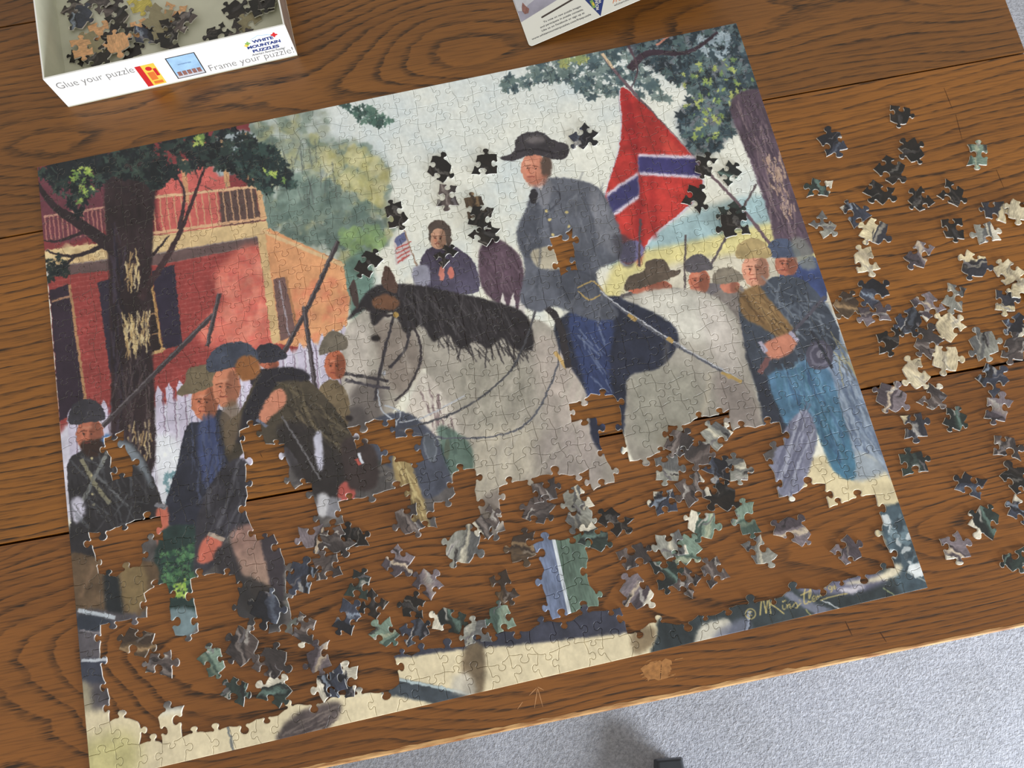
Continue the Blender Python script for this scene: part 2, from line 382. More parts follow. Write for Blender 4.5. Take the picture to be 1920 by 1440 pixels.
# far walkers behind the horse
def walker(cap, capc, face, fc, coat, cc, cc2=None):
    poly(coat, cc, 1.2, c2=cc2, tex=0.16); ell(*face, fc); ell(face[0] + face[2] * 0.45, face[1] + face[3] * 0.1, face[2] * 0.5, face[3] * 0.85, tuple(v * 0.72 for v in fc), soft=2)
    poly(cap, capc, 1.2, tex=0.18)
poly([(738, 448), (758, 432), (772, 478), (742, 498)], (214, 200, 200), 1, sm=False)
for i in range(4): stroke([(742 + i * 1, 466 + i * 9), (770 - i, 454 + i * 8)], 3, (190, 84, 80))
poly([(739, 448), (757, 433), (762, 450), (744, 464)], (104, 110, 150), 1, sm=False); stroke([(757, 430), (786, 512)], 2.5, (150, 120, 100))
walker([(804, 424), (822, 412), (842, 424), (846, 452), (838, 462), (832, 432), (812, 432), (806, 456)], (82, 70, 64), (822, 446, 16, 22), (206, 160, 134), [(790, 482), (812, 462), (850, 462), (888, 492), (896, 546), (830, 550), (788, 540), (786, 510)], (70, 62, 82), (86, 82, 104))
poly([(772, 505), (800, 498), (806, 530), (782, 540)], (150, 150, 168), 2); ell(828, 514, 6, 14, (206, 130, 116)); ell(845, 512, 6, 12, (196, 116, 104))
poly([(898, 470), (922, 448), (948, 456), (978, 490), (982, 570), (950, 578), (904, 540)], (96, 76, 90), 1.5, c2=(80, 62, 76), tex=0.2)
hatch([(905, 480), (970, 480), (975, 560), (910, 540)], 40, 24, 2.5, [(130, 110, 122), (70, 54, 66)], 70, 0.5); ell(915, 445, 13, 16, (60, 50, 54))
for x in (936, 955, 972): poly([(x, 570), (x + 6, 548), (x + 13, 572), (x + 12, 590), (x, 588)], (220, 216, 212), 1, sm=False)
walker([(1170, 545), (1178, 520), (1206, 508), (1212, 490), (1244, 486), (1256, 506), (1276, 506), (1262, 520), (1200, 540)], (92, 80, 70), (1216, 538, 44, 16), (196, 112, 88), [(1166, 552), (1270, 540), (1290, 570), (1170, 580)], (104, 98, 100))
walker([(1286, 506), (1288, 486), (1312, 476), (1330, 490), (1334, 504), (1300, 512)], (88, 84, 90), (1310, 526, 20, 24), (208, 126, 100), [(1296, 548), (1340, 530), (1400, 560), (1400, 640), (1320, 590)], (122, 116, 120), (100, 96, 104))
walker([(1336, 530), (1342, 508), (1366, 500), (1384, 510), (1396, 524), (1360, 532)], (124, 116, 104), (1368, 536, 18, 14), (200, 128, 106), [(1330, 560), (1390, 536), (1410, 600), (1370, 610)], (132, 124, 120))
# the grey horse
horse = [(716, 566), (760, 560), (840, 600), (940, 600), (1010, 600), (1060, 640), (1120, 700), (1160, 900), (1130, 935), (1075, 940), (1030, 915), (985, 940), (960, 965), (930, 1000), (895, 1020), (888, 960), (884, 900), (860, 820), (832, 770), (806, 712), (790, 690), (762, 730), (738, 770), (712, 805), (664, 808), (636, 778), (640, 720), (640, 660), (652, 612), (690, 575)]
hind = [(1110, 600), (1180, 555), (1260, 540), (1330, 552), (1376, 590), (1398, 650), (1418, 740), (1440, 805), (1400, 830), (1330, 800), (1270, 830), (1210, 870), (1180, 850), (1160, 760)]
poly(hind, (190, 186, 176), 1.5, c2=(150, 144, 134), ang=80, tex=0.12)
poly([(1200, 556), (1290, 548), (1350, 580), (1340, 640), (1240, 620)], (222, 220, 210), 12, 0.8); poly([(1310, 560), (1370, 600), (1390, 700), (1340, 680)], (206, 198, 192), 10, 0.7)
poly([(1190, 690), (1300, 700), (1320, 780), (1200, 840)], (150, 148, 136), 14, 0.7); poly([(1340, 700), (1400, 720), (1425, 800), (1360, 790)], (146, 134, 130), 8, 0.7); stroke([(1330, 700), (1322, 760), (1300, 800)], 8, (206, 196, 176), 0.6, 4)
poly(horse, (176, 171, 161), 1.5, c2=(168, 160, 150), tex=0.12)
poly([(860, 690), (960, 660), (1000, 720), (970, 820), (880, 800)], (156, 152, 140), 16, 0.8); poly([(1000, 640), (1060, 650), (1100, 740), (1120, 860), (1040, 820)], (190, 178, 170), 12, 0.8)
poly([(890, 820), (1000, 800), (1010, 870), (930, 930), (890, 960)], (196, 188, 170), 12, 0.8); poly([(1000, 830), (1090, 800), (1130, 900), (1040, 910)], (160, 150, 146), 12, 0.7)
poly([(900, 940), (940, 920), (930, 1000), (900, 1010)], (128, 118, 112), 5, 0.8); hatch([(860, 680), (1100, 680), (1130, 880), (900, 900)], 130, 70, 5, [(190, 184, 172), (150, 144, 134), (204, 196, 184)], 105, 0.22, 20)
poly([(700, 600), (770, 620), (790, 690), (750, 740), (720, 700)], (140, 128, 120), 8, 0.85); poly([(650, 620), (690, 610), (690, 690), (660, 760), (645, 720)], (204, 196, 188), 8, 0.8)
poly([(655, 740), (712, 700), (716, 790), (680, 806)], (104, 96, 94), 7, 0.8); poly([(640, 770), (680, 765), (690, 804), (655, 806)], (88, 82, 82), 4, 0.9); ell(704, 634, 9, 6, (36, 30, 32), soft=2)
mane = [(650, 600), (672, 570), (690, 545), (720, 532), (780, 534), (850, 548), (930, 566), (985, 590), (1000, 650), (968, 655), (940, 635), (915, 655), (890, 640), (862, 655), (840, 628), (812, 640), (790, 610), (760, 625), (735, 585), (700, 610), (688, 580)]
poly(mane, (46, 42, 46), 2, tex=0.2); hatch([(720, 540), (940, 575), (990, 640), (800, 620)], 170, 40, 2, [(92, 88, 92), (30, 26, 30), (66, 62, 66)], 65, 0.6, 14)
hatch([(800, 620), (990, 630), (990, 670), (860, 670)], 60, 34, 2.4, [(44, 40, 44)], 70, 0.8, 14)
poly([(655, 545), (664, 525), (672, 560), (668, 580)], (74, 60, 58), 1); poly([(716, 535), (722, 498), (740, 520), (744, 550)], (88, 66, 58), 1); poly([(700, 560), (726, 552), (748, 565), (740, 580), (704, 578)], (112, 78, 58), 2)
for a in ([(742, 580), (725, 640), (708, 720), (704, 750)], [(766, 600), (762, 650), (730, 690)], [(642, 700), (680, 706), (728, 714)]): stroke(a, 6, (58, 54, 60))
poly([(792, 700), (830, 740), (860, 800), (880, 900), (850, 900), (800, 830), (760, 790)], (208, 200, 190), 3); hatch([(790, 720), (850, 780), (860, 880), (800, 820)], 30, 50, 4, [(120, 100, 104), (226, 220, 210)], 80, 0.7)
poly([(700, 790), (756, 772), (800, 800), (836, 850), (842, 905), (800, 935), (765, 900), (700, 850)], (74, 78, 92), 2, tex=0.2); ell(806, 838, 12, 28, (112, 118, 128), -10); ell(806, 838, 9, 24, (90, 96, 106), -10); ell(838, 840, 5, 22, (160, 100, 80)); poly([(820, 800), (880, 830), (885, 900), (850, 900)], (70, 98, 88), 3, 0.8)
poly([(735, 862), (755, 850), (775, 880), (800, 960), (805, 1000), (770, 1000), (750, 930)], (160, 140, 98), 1.5, tex=0.2); hatch([(745, 870), (770, 880), (795, 970), (765, 980)], 26, 40, 3, [(108, 90, 62), (206, 190, 140)], 70, 0.7)
stroke([(748, 806), (860, 770), (960, 690), (1010, 560), (1018, 510)], 4, (74, 74, 80)); stroke([(750, 792), (800, 780), (870, 742)], 3, (184, 188, 196)); stroke([(748, 806), (860, 822), (980, 800), (1040, 700), (1050, 620)], 3.5, (88, 90, 100))
for a in ([(708, 730), (716, 770), (744, 790)], [(720, 760), (750, 772), (740, 800)]): stroke(a, 3, (182, 188, 198))
# saddle cloth and the rider
poly([(1046, 600), (1130, 556), (1190, 570), (1262, 610), (1268, 650), (1236, 690), (1180, 706), (1172, 770), (1160, 860), (1112, 830), (1100, 740), (1070, 690), (1044, 640)], (46, 50, 66), 1.5, c2=(40, 44, 62), tex=0.2)
poly([(1066, 590), (1130, 576), (1150, 610), (1142, 700), (1160, 790), (1120, 790), (1090, 700)], (58, 72, 116), 3, 0.85); hatch([(1080, 600), (1140, 600), (1150, 760), (1100, 700)], 24, 40, 3, [(140, 152, 178), (40, 48, 80)], 60, 0.5)
stroke([(1040, 660), (1062, 690)], 8, (200, 168, 110)); stroke([(1000, 560), (1045, 600), (1066, 690)], 14, (52, 48, 52))
coat = [(985, 392), (1000, 352), (1030, 334), (1075, 336), (1122, 352), (1146, 392), (1166, 452), (1158, 488), (1120, 506), (1128, 545), (1160, 592), (1110, 600), (1040, 575), (1010, 585), (975, 565), (984, 500), (968, 440)]
poly(coat, (106, 110, 122), 1.5, c2=(88, 92, 104), ang=60, tex=0.14)
poly([(1110, 350), (1140, 390), (1164, 450), (1150, 480), (1120, 440), (1106, 390)], (134, 136, 146), 5, 0.7); poly([(985, 400), (1010, 370), (1012, 470), (990, 490), (972, 450)], (78, 82, 94), 5, 0.8); poly([(1040, 470), (1100, 480), (1110, 540), (1050, 560)], (70, 74, 86), 5, 0.7)
hatch(coat, 90, 36, 3.5, [(126, 130, 140), (80, 84, 96), (142, 144, 152)], 100, 0.3, 25); stroke([(1010, 360), (1030, 420), (1040, 470)], 4, (60, 62, 72), 0.8, 2)
poly([(1000, 350), (1024, 334), (1036, 352), (1020, 392)], (128, 130, 140), 2); poly([(1004, 342), (1018, 336), (1014, 356)], (196, 190, 190), 1); ell(1000, 368, 8, 14, (48, 46, 52))
poly([(996, 472), (1030, 462), (1062, 474), (1056, 502), (1020, 505), (1002, 495)], (190, 182, 162), 2); poly([(1150, 440), (1190, 455), (1185, 500), (1160, 490)], (64, 62, 72), 3, 0.7)
ell(1000, 316, 24, 30, (206, 138, 114)); ell(1024, 312, 11, 22, (96, 78, 70), soft=2); poly([(986, 330), (1008, 334), (1024, 326), (1022, 344), (1004, 350), (990, 346)], (176, 112, 92), 3, 0.7); ell(988, 308, 5, 9, (220, 158, 132), soft=2)
poly([(936, 296), (962, 286), (966, 262), (984, 250), (1014, 248), (1036, 262), (1064, 272), (1064, 292), (1044, 300), (1000, 290), (960, 302)], (72, 68, 74), 1.2, c2=(58, 54, 60), tex=0.2); stroke([(966, 284), (1004, 280), (1040, 288)], 5, (44, 40, 46)); ell(1004, 262, 18, 7, (112, 106, 108), soft=4)
# right-hand walkers
poly([(1394, 640), (1430, 600), (1470, 760), (1480, 810), (1440, 815), (1420, 740)], (52, 56, 68), 2)
poly([(1540, 560), (1600, 690), (1660, 850), (1700, 1010), (1640, 1000), (1580, 880), (1540, 780), (1500, 680)], (118, 134, 158), 4, c2=(150, 164, 182), tex=0.16)
hatch([(1540, 640), (1600, 700), (1690, 940), (1600, 860)], 80, 60, 4, [(84, 98, 124), (176, 188, 202), (100, 112, 130)], 60, 0.45)
poly([(1500, 880), (1560, 850), (1640, 860), (1700, 960), (1720, 1040), (1620, 1000), (1530, 960)], (222, 208, 170), 3, tex=0.08); poly([(1560, 830), (1620, 850), (1665, 880), (1600, 900)], (140, 156, 178), 5, 0.8)
walker([(1438, 478), (1446, 452), (1474, 448), (1494, 466), (1500, 480), (1462, 484)], (74, 84, 108), (1474, 494, 22, 24), (190, 118, 96), [(1460, 520), (1500, 490), (1530, 484), (1550, 560), (1500, 570)], (66, 80, 126))
poly([(1482, 452), (1510, 450), (1530, 500), (1500, 500)], (128, 132, 128), 3, 0.8)
walker([(1380, 484), (1384, 458), (1412, 446), (1436, 458), (1446, 482), (1410, 484)], (172, 152, 108), (1416, 506, 26, 32), (216, 156, 130), [(1384, 560), (1420, 540), (1450, 520), (1500, 522), (1540, 560), (1572, 620), (1560, 660), (1500, 680), (1460, 700), (1420, 700), (1396, 640)], (76, 84, 98), (62, 68, 80))
hatch([(1440, 530), (1540, 570), (1560, 640), (1450, 660)], 70, 30, 4, [(112, 122, 136), (52, 58, 70), (140, 150, 162)], 50, 0.45, 30); poly([(1386, 556), (1418, 534), (1440, 560), (1488, 618), (1470, 634), (1420, 610), (1392, 590)], (132, 104, 70), 2, tex=0.2); hatch([(1392, 560), (1420, 545), (1478, 618), (1450, 620)], 30, 50, 3, [(92, 70, 46), (160, 132, 92)], 50, 0.6)
stroke([(1548, 555), (1470, 640), (1425, 696)], 7, (86, 84, 96)); stroke([(1440, 670), (1424, 700)], 11, (120, 84, 84)); poly([(1430, 648), (1452, 634), (1480, 626), (1494, 640), (1478, 664), (1446, 672)], (206, 136, 112), 1.5); stroke([(1424, 640), (1436, 660)], 8, (176, 170, 188)); stroke([(1480, 622), (1496, 640)], 8, (176, 170, 190))
poly([(1440, 705), (1480, 690), (1520, 672), (1556, 700), (1580, 780), (1602, 860), (1598, 900), (1560, 880), (1530, 810), (1500, 790), (1476, 800), (1456, 760)], (84, 118, 148), 2, c2=(76, 120, 146), tex=0.2)
hatch([(1450, 710), (1540, 690), (1590, 870), (1540, 820)], 90, 50, 5, [(112, 150, 178), (58, 84, 116), (70, 110, 130)], 75, 0.45); ell(1536, 666, 26, 28, (84, 82, 98)); ell(1536, 666, 19, 21, (112, 110, 126)); ell(1536, 666, 15, 16, (80, 78, 94)); ell(1536, 664, 6, 7, (130, 128, 142))
stroke([(1520, 620), (1560, 690)], 6, (52, 54, 64)); hatch([(1560, 640), (1590, 650), (1600, 700), (1575, 700)], 14, 40, 3, [(170, 160, 120), (90, 90, 90)], 60, 0.7)
poly([(1492, 778), (1506, 768), (1524, 786), (1530, 830), (1506, 912), (1484, 930), (1446, 920), (1442, 880), (1452, 850), (1474, 800)], (134, 136, 158), 1.5, tex=0.16)
hatch([(1480, 800), (1515, 790), (1500, 900), (1455, 900)], 34, 70, 4, [(182, 186, 202), (100, 102, 124)], 108, 0.6, 5)
# left-hand walkers
for a, wd in (([(192, 800), (260, 730), (400, 590)], 11), ([(411, 550), (388, 650)], 9), ([(634, 452), (580, 570), (526, 672)], 10), ([(570, 575), (592, 735)], 9)): stroke(a, wd, (66, 58, 62)); stroke([(p[0] - 2, p[1] - 2) for p in a], 2.5, (130, 124, 130), 0.7)
walker([(598, 664), (606, 634), (626, 620), (648, 632), (650, 652), (620, 660)], (112, 104, 92), (628, 684, 20, 28), (196, 112, 82), [(598, 730), (625, 712), (652, 740), (650, 800), (610, 780)], (124, 108, 84))
walker([(478, 676), (484, 650), (508, 644), (530, 656), (536, 672), (500, 680)], (50, 50, 60), (505, 682, 18, 10), (190, 110, 86), [(470, 700), (520, 690), (530, 720), (480, 730)], (52, 48, 54))
walker([(330, 738), (346, 716), (352, 694), (380, 684), (402, 694), (410, 716), (398, 724), (350, 740)], (110, 98, 78), (384, 752, 26, 36), (198, 122, 92), [(350, 800), (376, 790), (410, 768), (440, 800), (450, 900), (430, 1000), (380, 1010), (330, 990), (308, 962), (330, 880)], (44, 46, 58), (50, 52, 66))
poly([(372, 800), (400, 780), (416, 860), (396, 930), (376, 880)], (72, 84, 128), 4, 0.85); hatch([(360, 800), (420, 790), (420, 960), (350, 960)], 40, 50, 3, [(84, 92, 120), (34, 34, 44)], 85, 0.5)
walker([(386, 690), (396, 662), (424, 644), (462, 642), (484, 664), (478, 680), (430, 690), (400, 698)], (68, 74, 90), (424, 724, 26, 40), (208, 136, 106), [(420, 800), (450, 770), (480, 712), (520, 690), (570, 706), (620, 756), (662, 820), (672, 900), (640, 940), (590, 930), (540, 840), (470, 840), (430, 870)], (78, 70, 58), (62, 56, 50))
ell(464, 690, 24, 24, (150, 98, 58), soft=2); poly([(440, 820), (470, 740), (498, 694), (560, 690), (580, 712), (520, 720), (490, 780), (470, 830)], (44, 42, 50), 2); poly([(412, 780), (440, 750), (452, 790), (430, 850)], (112, 96, 78), 4, 0.8)
hatch([(540, 720), (630, 780), (660, 880), (560, 820)], 90, 40, 4, [(102, 92, 74), (52, 46, 42), (122, 110, 88)], 50, 0.5, 20); poly([(486, 776), (508, 738), (530, 730), (536, 756), (510, 780), (494, 796)], (210, 140, 114), 1.5); stroke([(482, 786), (500, 800)], 6, (110, 116, 136))
poly([(520, 800), (580, 800), (660, 880), (650, 930), (590, 930), (540, 870)], (46, 42, 44), 4, 0.85); stroke([(528, 780), (566, 840), (600, 900)], 4, (110, 108, 112)); poly([(588, 820), (602, 812), (606, 870), (596, 880)], (196, 196, 214), 2)
poly([(632, 930), (642, 905), (664, 908), (662, 944), (645, 966)], (186, 92, 84), 1.5); poly([(594, 926), (640, 934), (632, 972), (592, 962)], (142, 142, 150), 1.5, sm=False); poly([(600, 926), (616, 930), (610, 968), (596, 962)], (214, 214, 220), 3)
poly([(640, 830), (680, 820), (706, 850), (706, 910), (670, 920), (648, 900)], (62, 52, 52), 3); stroke([(672, 850), (680, 870)], 6, (214, 220, 232)); stroke([(668, 860), (676, 872)], 5, (190, 90, 80))
walker([(130, 794), (134, 764), (156, 748), (184, 754), (196, 786), (166, 792)], (60, 58, 66), (168, 814, 26, 32), (188, 114, 90), [(126, 872), (150, 846), (200, 822), (240, 826), (272, 862), (300, 930), (304, 960), (280, 1000), (230, 1060), (140, 1060), (132, 960)], (52, 50, 54), (48, 46, 50))
poly([(150, 832), (176, 824), (196, 824), (192, 850), (166, 856)], (56, 40, 36), 2); poly([(210, 826), (242, 832), (270, 866), (288, 920), (262, 880), (226, 846)], (132, 142, 152), 4, 0.85); poly([(190, 820), (206, 814), (200, 840)], (80, 120, 170), 2)
stroke([(206, 838), (180, 890), (150, 950)], 8, (124, 126, 124)); stroke([(152, 860), (180, 910), (206, 944)], 8, (132, 128, 108)); stroke([(180, 890), (240, 950)], 5, (100, 102, 106)); poly([(134, 940), (150, 930), (160, 960), (140, 980)], (206, 204, 222), 3)
for x, y in ((172, 860), (172, 892), (174, 926), (176, 946)): ell(x, y, 2.6, 2.6, (190, 180, 140))
poly([(294, 956), (312, 950), (318, 990), (322, 1050), (304, 1056), (292, 1010)], (200, 112, 92), 1.5); stroke([(290, 945), (312, 952)], 9, (128, 128, 136))
poly([(300, 1000), (330, 985), (368, 990), (364, 1060), (368, 1120), (366, 1180), (330, 1190), (310, 1120), (288, 1080)], (44, 62, 60), 2, tex=0.2); leaves([(300, 1040), (362, 1020), (362, 1100), (310, 1100)], 110, 7, [(70, 108, 78), (50, 82, 66), (92, 136, 92)], 0.8); leaves([(325, 1090), (350, 1085), (350, 1120), (328, 1120)], 34, 5, [(150, 190, 84), (190, 214, 110)], 0.95)
poly([(312, 1150), (340, 1140), (370, 1150), (364, 1185), (330, 1195)], (150, 170, 180), 3, 0.7)
poly([(366, 1010), (372, 960), (400, 900), (440, 860), (470, 880), (478, 980), (430, 1000), (400, 1060), (366, 1075)], (58, 56, 64), 2, tex=0.2); stroke([(448, 860), (430, 930), (408, 990)], 6, (112, 112, 120), 0.6, 2)
poly([(370, 1052), (376, 1020), (394, 1002), (414, 1012), (410, 1040), (388, 1056)], (202, 112, 94), 1.5); stroke([(390, 1000), (420, 1012)], 8, (176, 160, 146)); poly([(400, 1040), (440, 1020), (470, 1110), (450, 1130), (420, 1090)], (56, 52, 56), 3)
poly([(432, 1000), (474, 985), (500, 1040), (518, 1100), (508, 1130), (470, 1110), (448, 1060)], (152, 118, 110), 3, c2=(170, 146, 128), tex=0.18); poly([(488, 1000), (528, 990), (530, 1130), (512, 1130), (500, 1060)], (62, 56, 62), 2); poly([(440, 1080), (520, 1110), (528, 1175), (440, 1165)], (56, 54, 56), 3, 0.9)
# brown coat tails, left rim
poly([(128, 1040), (200, 1050), (290, 1055), (290, 1110), (250, 1160), (146, 1148)], (104, 84, 64), 2, tex=0.2); poly([(196, 1060), (216, 1060), (232, 1150), (200, 1150)], (38, 42, 46), 3); poly([(225, 1062), (270, 1062), (274, 1120), (240, 1150)], (142, 122, 84), 5, 0.8); stroke([(176, 1060), (150, 1120)], 8, (140, 112, 88), 0.7, 3)
poly([(125, 1160), (230, 1150), (260, 1160), (240, 1240), (230, 1380), (130, 1380)], (88, 84, 90), 3, tex=0.2); stroke([(146, 1144), (216, 1158)], 8, (188, 196, 206)); poly([(148, 1152), (206, 1162), (200, 1180), (150, 1182)], (52, 58, 70), 2); poly([(154, 1236), (206, 1240), (206, 1276), (156, 1276)], (62, 66, 80), 3); stroke([(152, 1238), (200, 1236)], 6, (190, 196, 206))
stroke([(150, 1182), (212, 1190)], 3, (130, 126, 132)); poly([(150, 1280), (170, 1290), (172, 1340), (158, 1340)], (190, 180, 150), 5, 0.8)
# sandy road along the bottom
poly([(140, 1352), (210, 1330), (300, 1340), (640, 1300), (700, 1290), (760, 1200), (1200, 1130), (1300, 1140), (1300, 1240), (640, 1400), (150, 1500)], (226, 213, 180), 6, tex=0.06); poly([(150, 1400), (240, 1370), (260, 1440), (150, 1490)], (188, 182, 124), 16, 0.8)
stroke([(424, 1350), (440, 1420)], 4, (120, 124, 124)); poly([(518, 1392), (540, 1350), (580, 1326), (636, 1316), (630, 1350), (580, 1384)], (92, 82, 82), 4, tex=0.24); hatch([(540, 1370), (620, 1325), (610, 1370)], 20, 50, 3, [(130, 118, 112), (66, 58, 60)], -30, 0.6)
poly([(712, 1276), (740, 1270), (906, 1304), (850, 1326), (715, 1300)], (66, 74, 82), 1.5, sm=False, tex=0.2); stroke([(738, 1272), (908, 1306)], 5, (180, 196, 200)); poly([(735, 1236), (760, 1190), (1010, 1150), (1185, 1120), (1196, 1184), (1000, 1206), (830, 1222)], (60, 62, 76), 1.5, sm=False, tex=0.2)
poly([(872, 1215), (906, 1212), (904, 1300), (868, 1288)], (122, 106, 84), 4, tex=0.24); poly([(850, 1270), (880, 1262), (890, 1300), (850, 1298)], (206, 202, 190), 5, 0.8); poly([(1186, 1184), (1225, 1176), (1226, 1205), (1190, 1226)], (130, 114, 90), 4, tex=0.2)
# dark verge, lower right
poly([(1232, 1190), (1250, 1150), (1400, 1100), (1580, 1060), (1680, 1040), (1660, 960), (1720, 950), (1760, 1110), (1500, 1170), (1240, 1240)], (54, 62, 66), 2, tex=0.22)
poly([(1640, 960), (1700, 960), (1745, 1110), (1690, 1110), (1668, 1040)], (72, 88, 98), 3, tex=0.24); leaves([(1650, 960), (1700, 970), (1730, 1080), (1680, 1060)], 40, 9, [(206, 212, 214), (110, 130, 140), (54, 66, 74)], 0.8, False)
poly([(1310, 1178), (1352, 1160), (1372, 1172), (1340, 1210), (1302, 1226)], (208, 204, 190), 3); poly([(1350, 1180), (1400, 1160), (1400, 1200), (1330, 1212)], (124, 128, 148), 5, 0.8); stroke([(1404, 1145), (1402, 1192)], 7, (150, 158, 176)); stroke([(1406, 1160), (1404, 1190)], 3, (40, 44, 52))
poly([(1500, 1090), (1570, 1080), (1640, 1074), (1660, 1090), (1600, 1112), (1510, 1112)], (112, 112, 134), 4, tex=0.18); poly([(1582, 1092), (1640, 1082), (1676, 1058), (1690, 1060), (1680, 1080), (1620, 1094)], (226, 216, 190), 3); poly([(1570, 1105), (1620, 1098), (1600, 1112)], (200, 196, 206), 2)
poly([(1420, 1090), (1440, 1082), (1500, 1122), (1560, 1142), (1530, 1152)], (116, 120, 136), 2, sm=False); stroke([(1540, 1125), (1576, 1142)], 3, (190, 196, 200)); stroke([(1510, 1142), (1522, 1157)], 2, (170, 170, 110)); stroke([(1655, 1102), (1676, 1116)], 2, (160, 172, 130)); stroke([(1700, 1072), (1736, 1090)], 3, (150, 160, 160)); leaves([(1700, 1062), (1730, 1062), (1730, 1078), (1706, 1078)], 8, 8, [(220, 226, 228)], 0.9, False)
# plain features and trimmings
def visage(cx, cy, s, d=-1, c=(96, 52, 40)):
    stroke([(cx + d * s * 0.75, cy - s * 0.30), (cx + d * s * 0.2, cy - s * 0.36)], 2.2, c, 0.8); stroke([(cx + d * s * 0.05, cy - s * 0.34), (cx - d * s * 0.45, cy - s * 0.26)], 2.2, c, 0.8)
    ell(cx + d * s * 0.45, cy - s * 0.12, 2.2, 1.4, (50, 34, 32)); ell(cx - d * s * 0.15, cy - s * 0.10, 2.2, 1.4, (50, 34, 32))
    stroke([(cx + d * s * 0.28, cy - s * 0.2), (cx + d * s * 0.46, cy + s * 0.24), (cx + d * s * 0.2, cy + s * 0.30)], 2.2, (150, 84, 64), 0.7); stroke([(cx + d * s * 0.5, cy + s * 0.62), (cx - d * s * 0.1, cy + s * 0.60)], 2.4, (128, 58, 52), 0.8)
    stroke([(cx + d * s * 0.6, cy - s * 0.55), (cx - d * s * 0.2, cy - s * 0.6)], 4, (236, 178, 150), 0.5, 2); ell(cx + d * s * 0.5, cy + s * 0.2, s * 0.2, s * 0.2, (226, 140, 112), soft=2, alpha=0.6)
for a in ((1000, 318, 22), (424, 728, 26), (384, 756, 24), (168, 816, 24), (628, 688, 18), (1416, 508, 24), (1310, 528, 18), (1474, 496, 18), (822, 448, 15)): visage(*a)
for x, y in ((1024, 396), (1030, 412), (1036, 440), (1040, 458), (1062, 398), (1066, 424)): ell(x, y, 2.8, 2.8, (206, 188, 130))
stroke([(1036, 350), (1050, 372), (1030, 396)], 4, (72, 74, 86), 0.8); stroke([(1012, 352), (1006, 380)], 3, (140, 142, 150), 0.8); stroke([(1090, 360), (1112, 420), (1110, 480)], 5, (74, 78, 90), 0.7, 2); stroke([(1000, 420), (1012, 470), (1006, 540)], 4, (64, 68, 80), 0.7, 2); stroke([(1060, 500), (1110, 520), (1124, 560)], 4, (62, 66, 78), 0.7, 2)
stroke([(1082, 540), (1112, 528), (1128, 548), (1104, 562), (1084, 544)], 3, (186, 158, 100)); stroke([(1124, 548), (1180, 590), (1270, 648), (1392, 716)], 7, (92, 94, 104)); stroke([(1124, 546), (1180, 587), (1270, 645), (1388, 712)], 2.6, (200, 202, 208)); stroke([(1352, 698), (1390, 716)], 7, (176, 148, 92)); stroke([(1176, 590), (1192, 600)], 8, (176, 146, 90)); stroke([(1250, 634), (1262, 642)], 8, (176, 146, 90))
stroke([(690, 580), (730, 592), (744, 584)], 5, (52, 46, 50)); stroke([(646, 712), (690, 722), (730, 728)], 6, (70, 66, 74)); stroke([(770, 600), (790, 660), (770, 720), (740, 752)], 5, (60, 54, 58)); ell(742, 590, 5, 6, (170, 140, 80)); ell(720, 700, 4, 4, (170, 172, 180)); ell(654, 784, 8, 5, (44, 38, 40), soft=2)
for p in ([(660, 640), (654, 700), (650, 740)], [(690, 660), (682, 720)], [(750, 640), (770, 700)]): stroke(p, 7, (216, 208, 198), 0.4, 3)
for p in ([(900, 700), (880, 800)], [(960, 760), (930, 860)], [(1040, 740), (1050, 860)], [(1250, 640), (1240, 780)], [(1300, 650), (1310, 740)]): stroke(p, 9, (140, 134, 126), 0.4, 4)
hatch([(130, 880), (200, 830), (290, 930), (260, 990), (150, 1000)], 60, 40, 3, [(84, 84, 88), (32, 30, 34), (100, 104, 110)], 70, 0.45, 25); hatch([(380, 900), (460, 870), (470, 970), (400, 1040)], 36, 50, 3, [(90, 90, 98), (36, 34, 40)], 105, 0.45, 18)
hatch([(70, 320), (520, 300), (500, 350), (90, 380)], 40, 14, 2, [(92, 116, 100), (20, 26, 30)], 30, 0.5, 60)
# brushwork: ragged edges, canvas-like strokes
dx = ((fbm(PH, PW, 9, 2, 11) - 0.5) * 7).astype(int); dy = ((fbm(PH, PW, 9, 2, 12) - 0.5) * 7).astype(int)
IM[:] = IM[np.clip(np.arange(PH)[:, None] + dy, 0, PH - 1), np.clip(np.arange(PW)[None] + dx, 0, PW - 1)]
IM *= (1 + 0.10 * (fbm(PH, PW, 7, 3, 13) - 0.5) + 0.08 * (fbm(PH, PW, 16, 3, 14, 0.4) - 0.5))[..., None]
# the signature and the copyright mark, brushed in pale gold
SG = (210, 190, 120)
def sig(x, y): return (1380 + x * 360 / 1920, 1060 + y * 360 / 1920)
def pen(pts, wd=3.0): stroke([sig(*p) for p in pts], wd * 0.72, SG, 0.95, 0.5)
pen([(238, 500), (246, 400), (258, 300)], 3.4); pen([(258, 300), (278, 380), (298, 482)], 3.0); pen([(298, 482), (308, 380), (322, 285)], 3.0); pen([(322, 285), (332, 390), (346, 490)], 3.0)
pen([(404, 270), (372, 330), (338, 400)], 2.6); pen([(350, 390), (410, 430), (480, 486)], 3.0)
pen([(462, 392), (464, 428), (480, 440), (494, 424), (492, 392), (498, 436)], 2.4); ell(*sig(466, 362), 1.6, 1.6, SG); ell(*sig(488, 352), 1.6, 1.6, SG)
pen([(504, 384), (510, 430), (516, 398), (534, 386), (540, 428), (560, 412)], 2.4); pen([(560, 412), (592, 372), (606, 390), (612, 420), (586, 424)], 2.4)
pen([(610, 414), (646, 372), (630, 346), (652, 380)], 2.2); pen([(690, 230), (676, 300), (682, 380), (712, 378)], 3.0); pen([(640, 300), (690, 276), (740, 250)], 2.6)
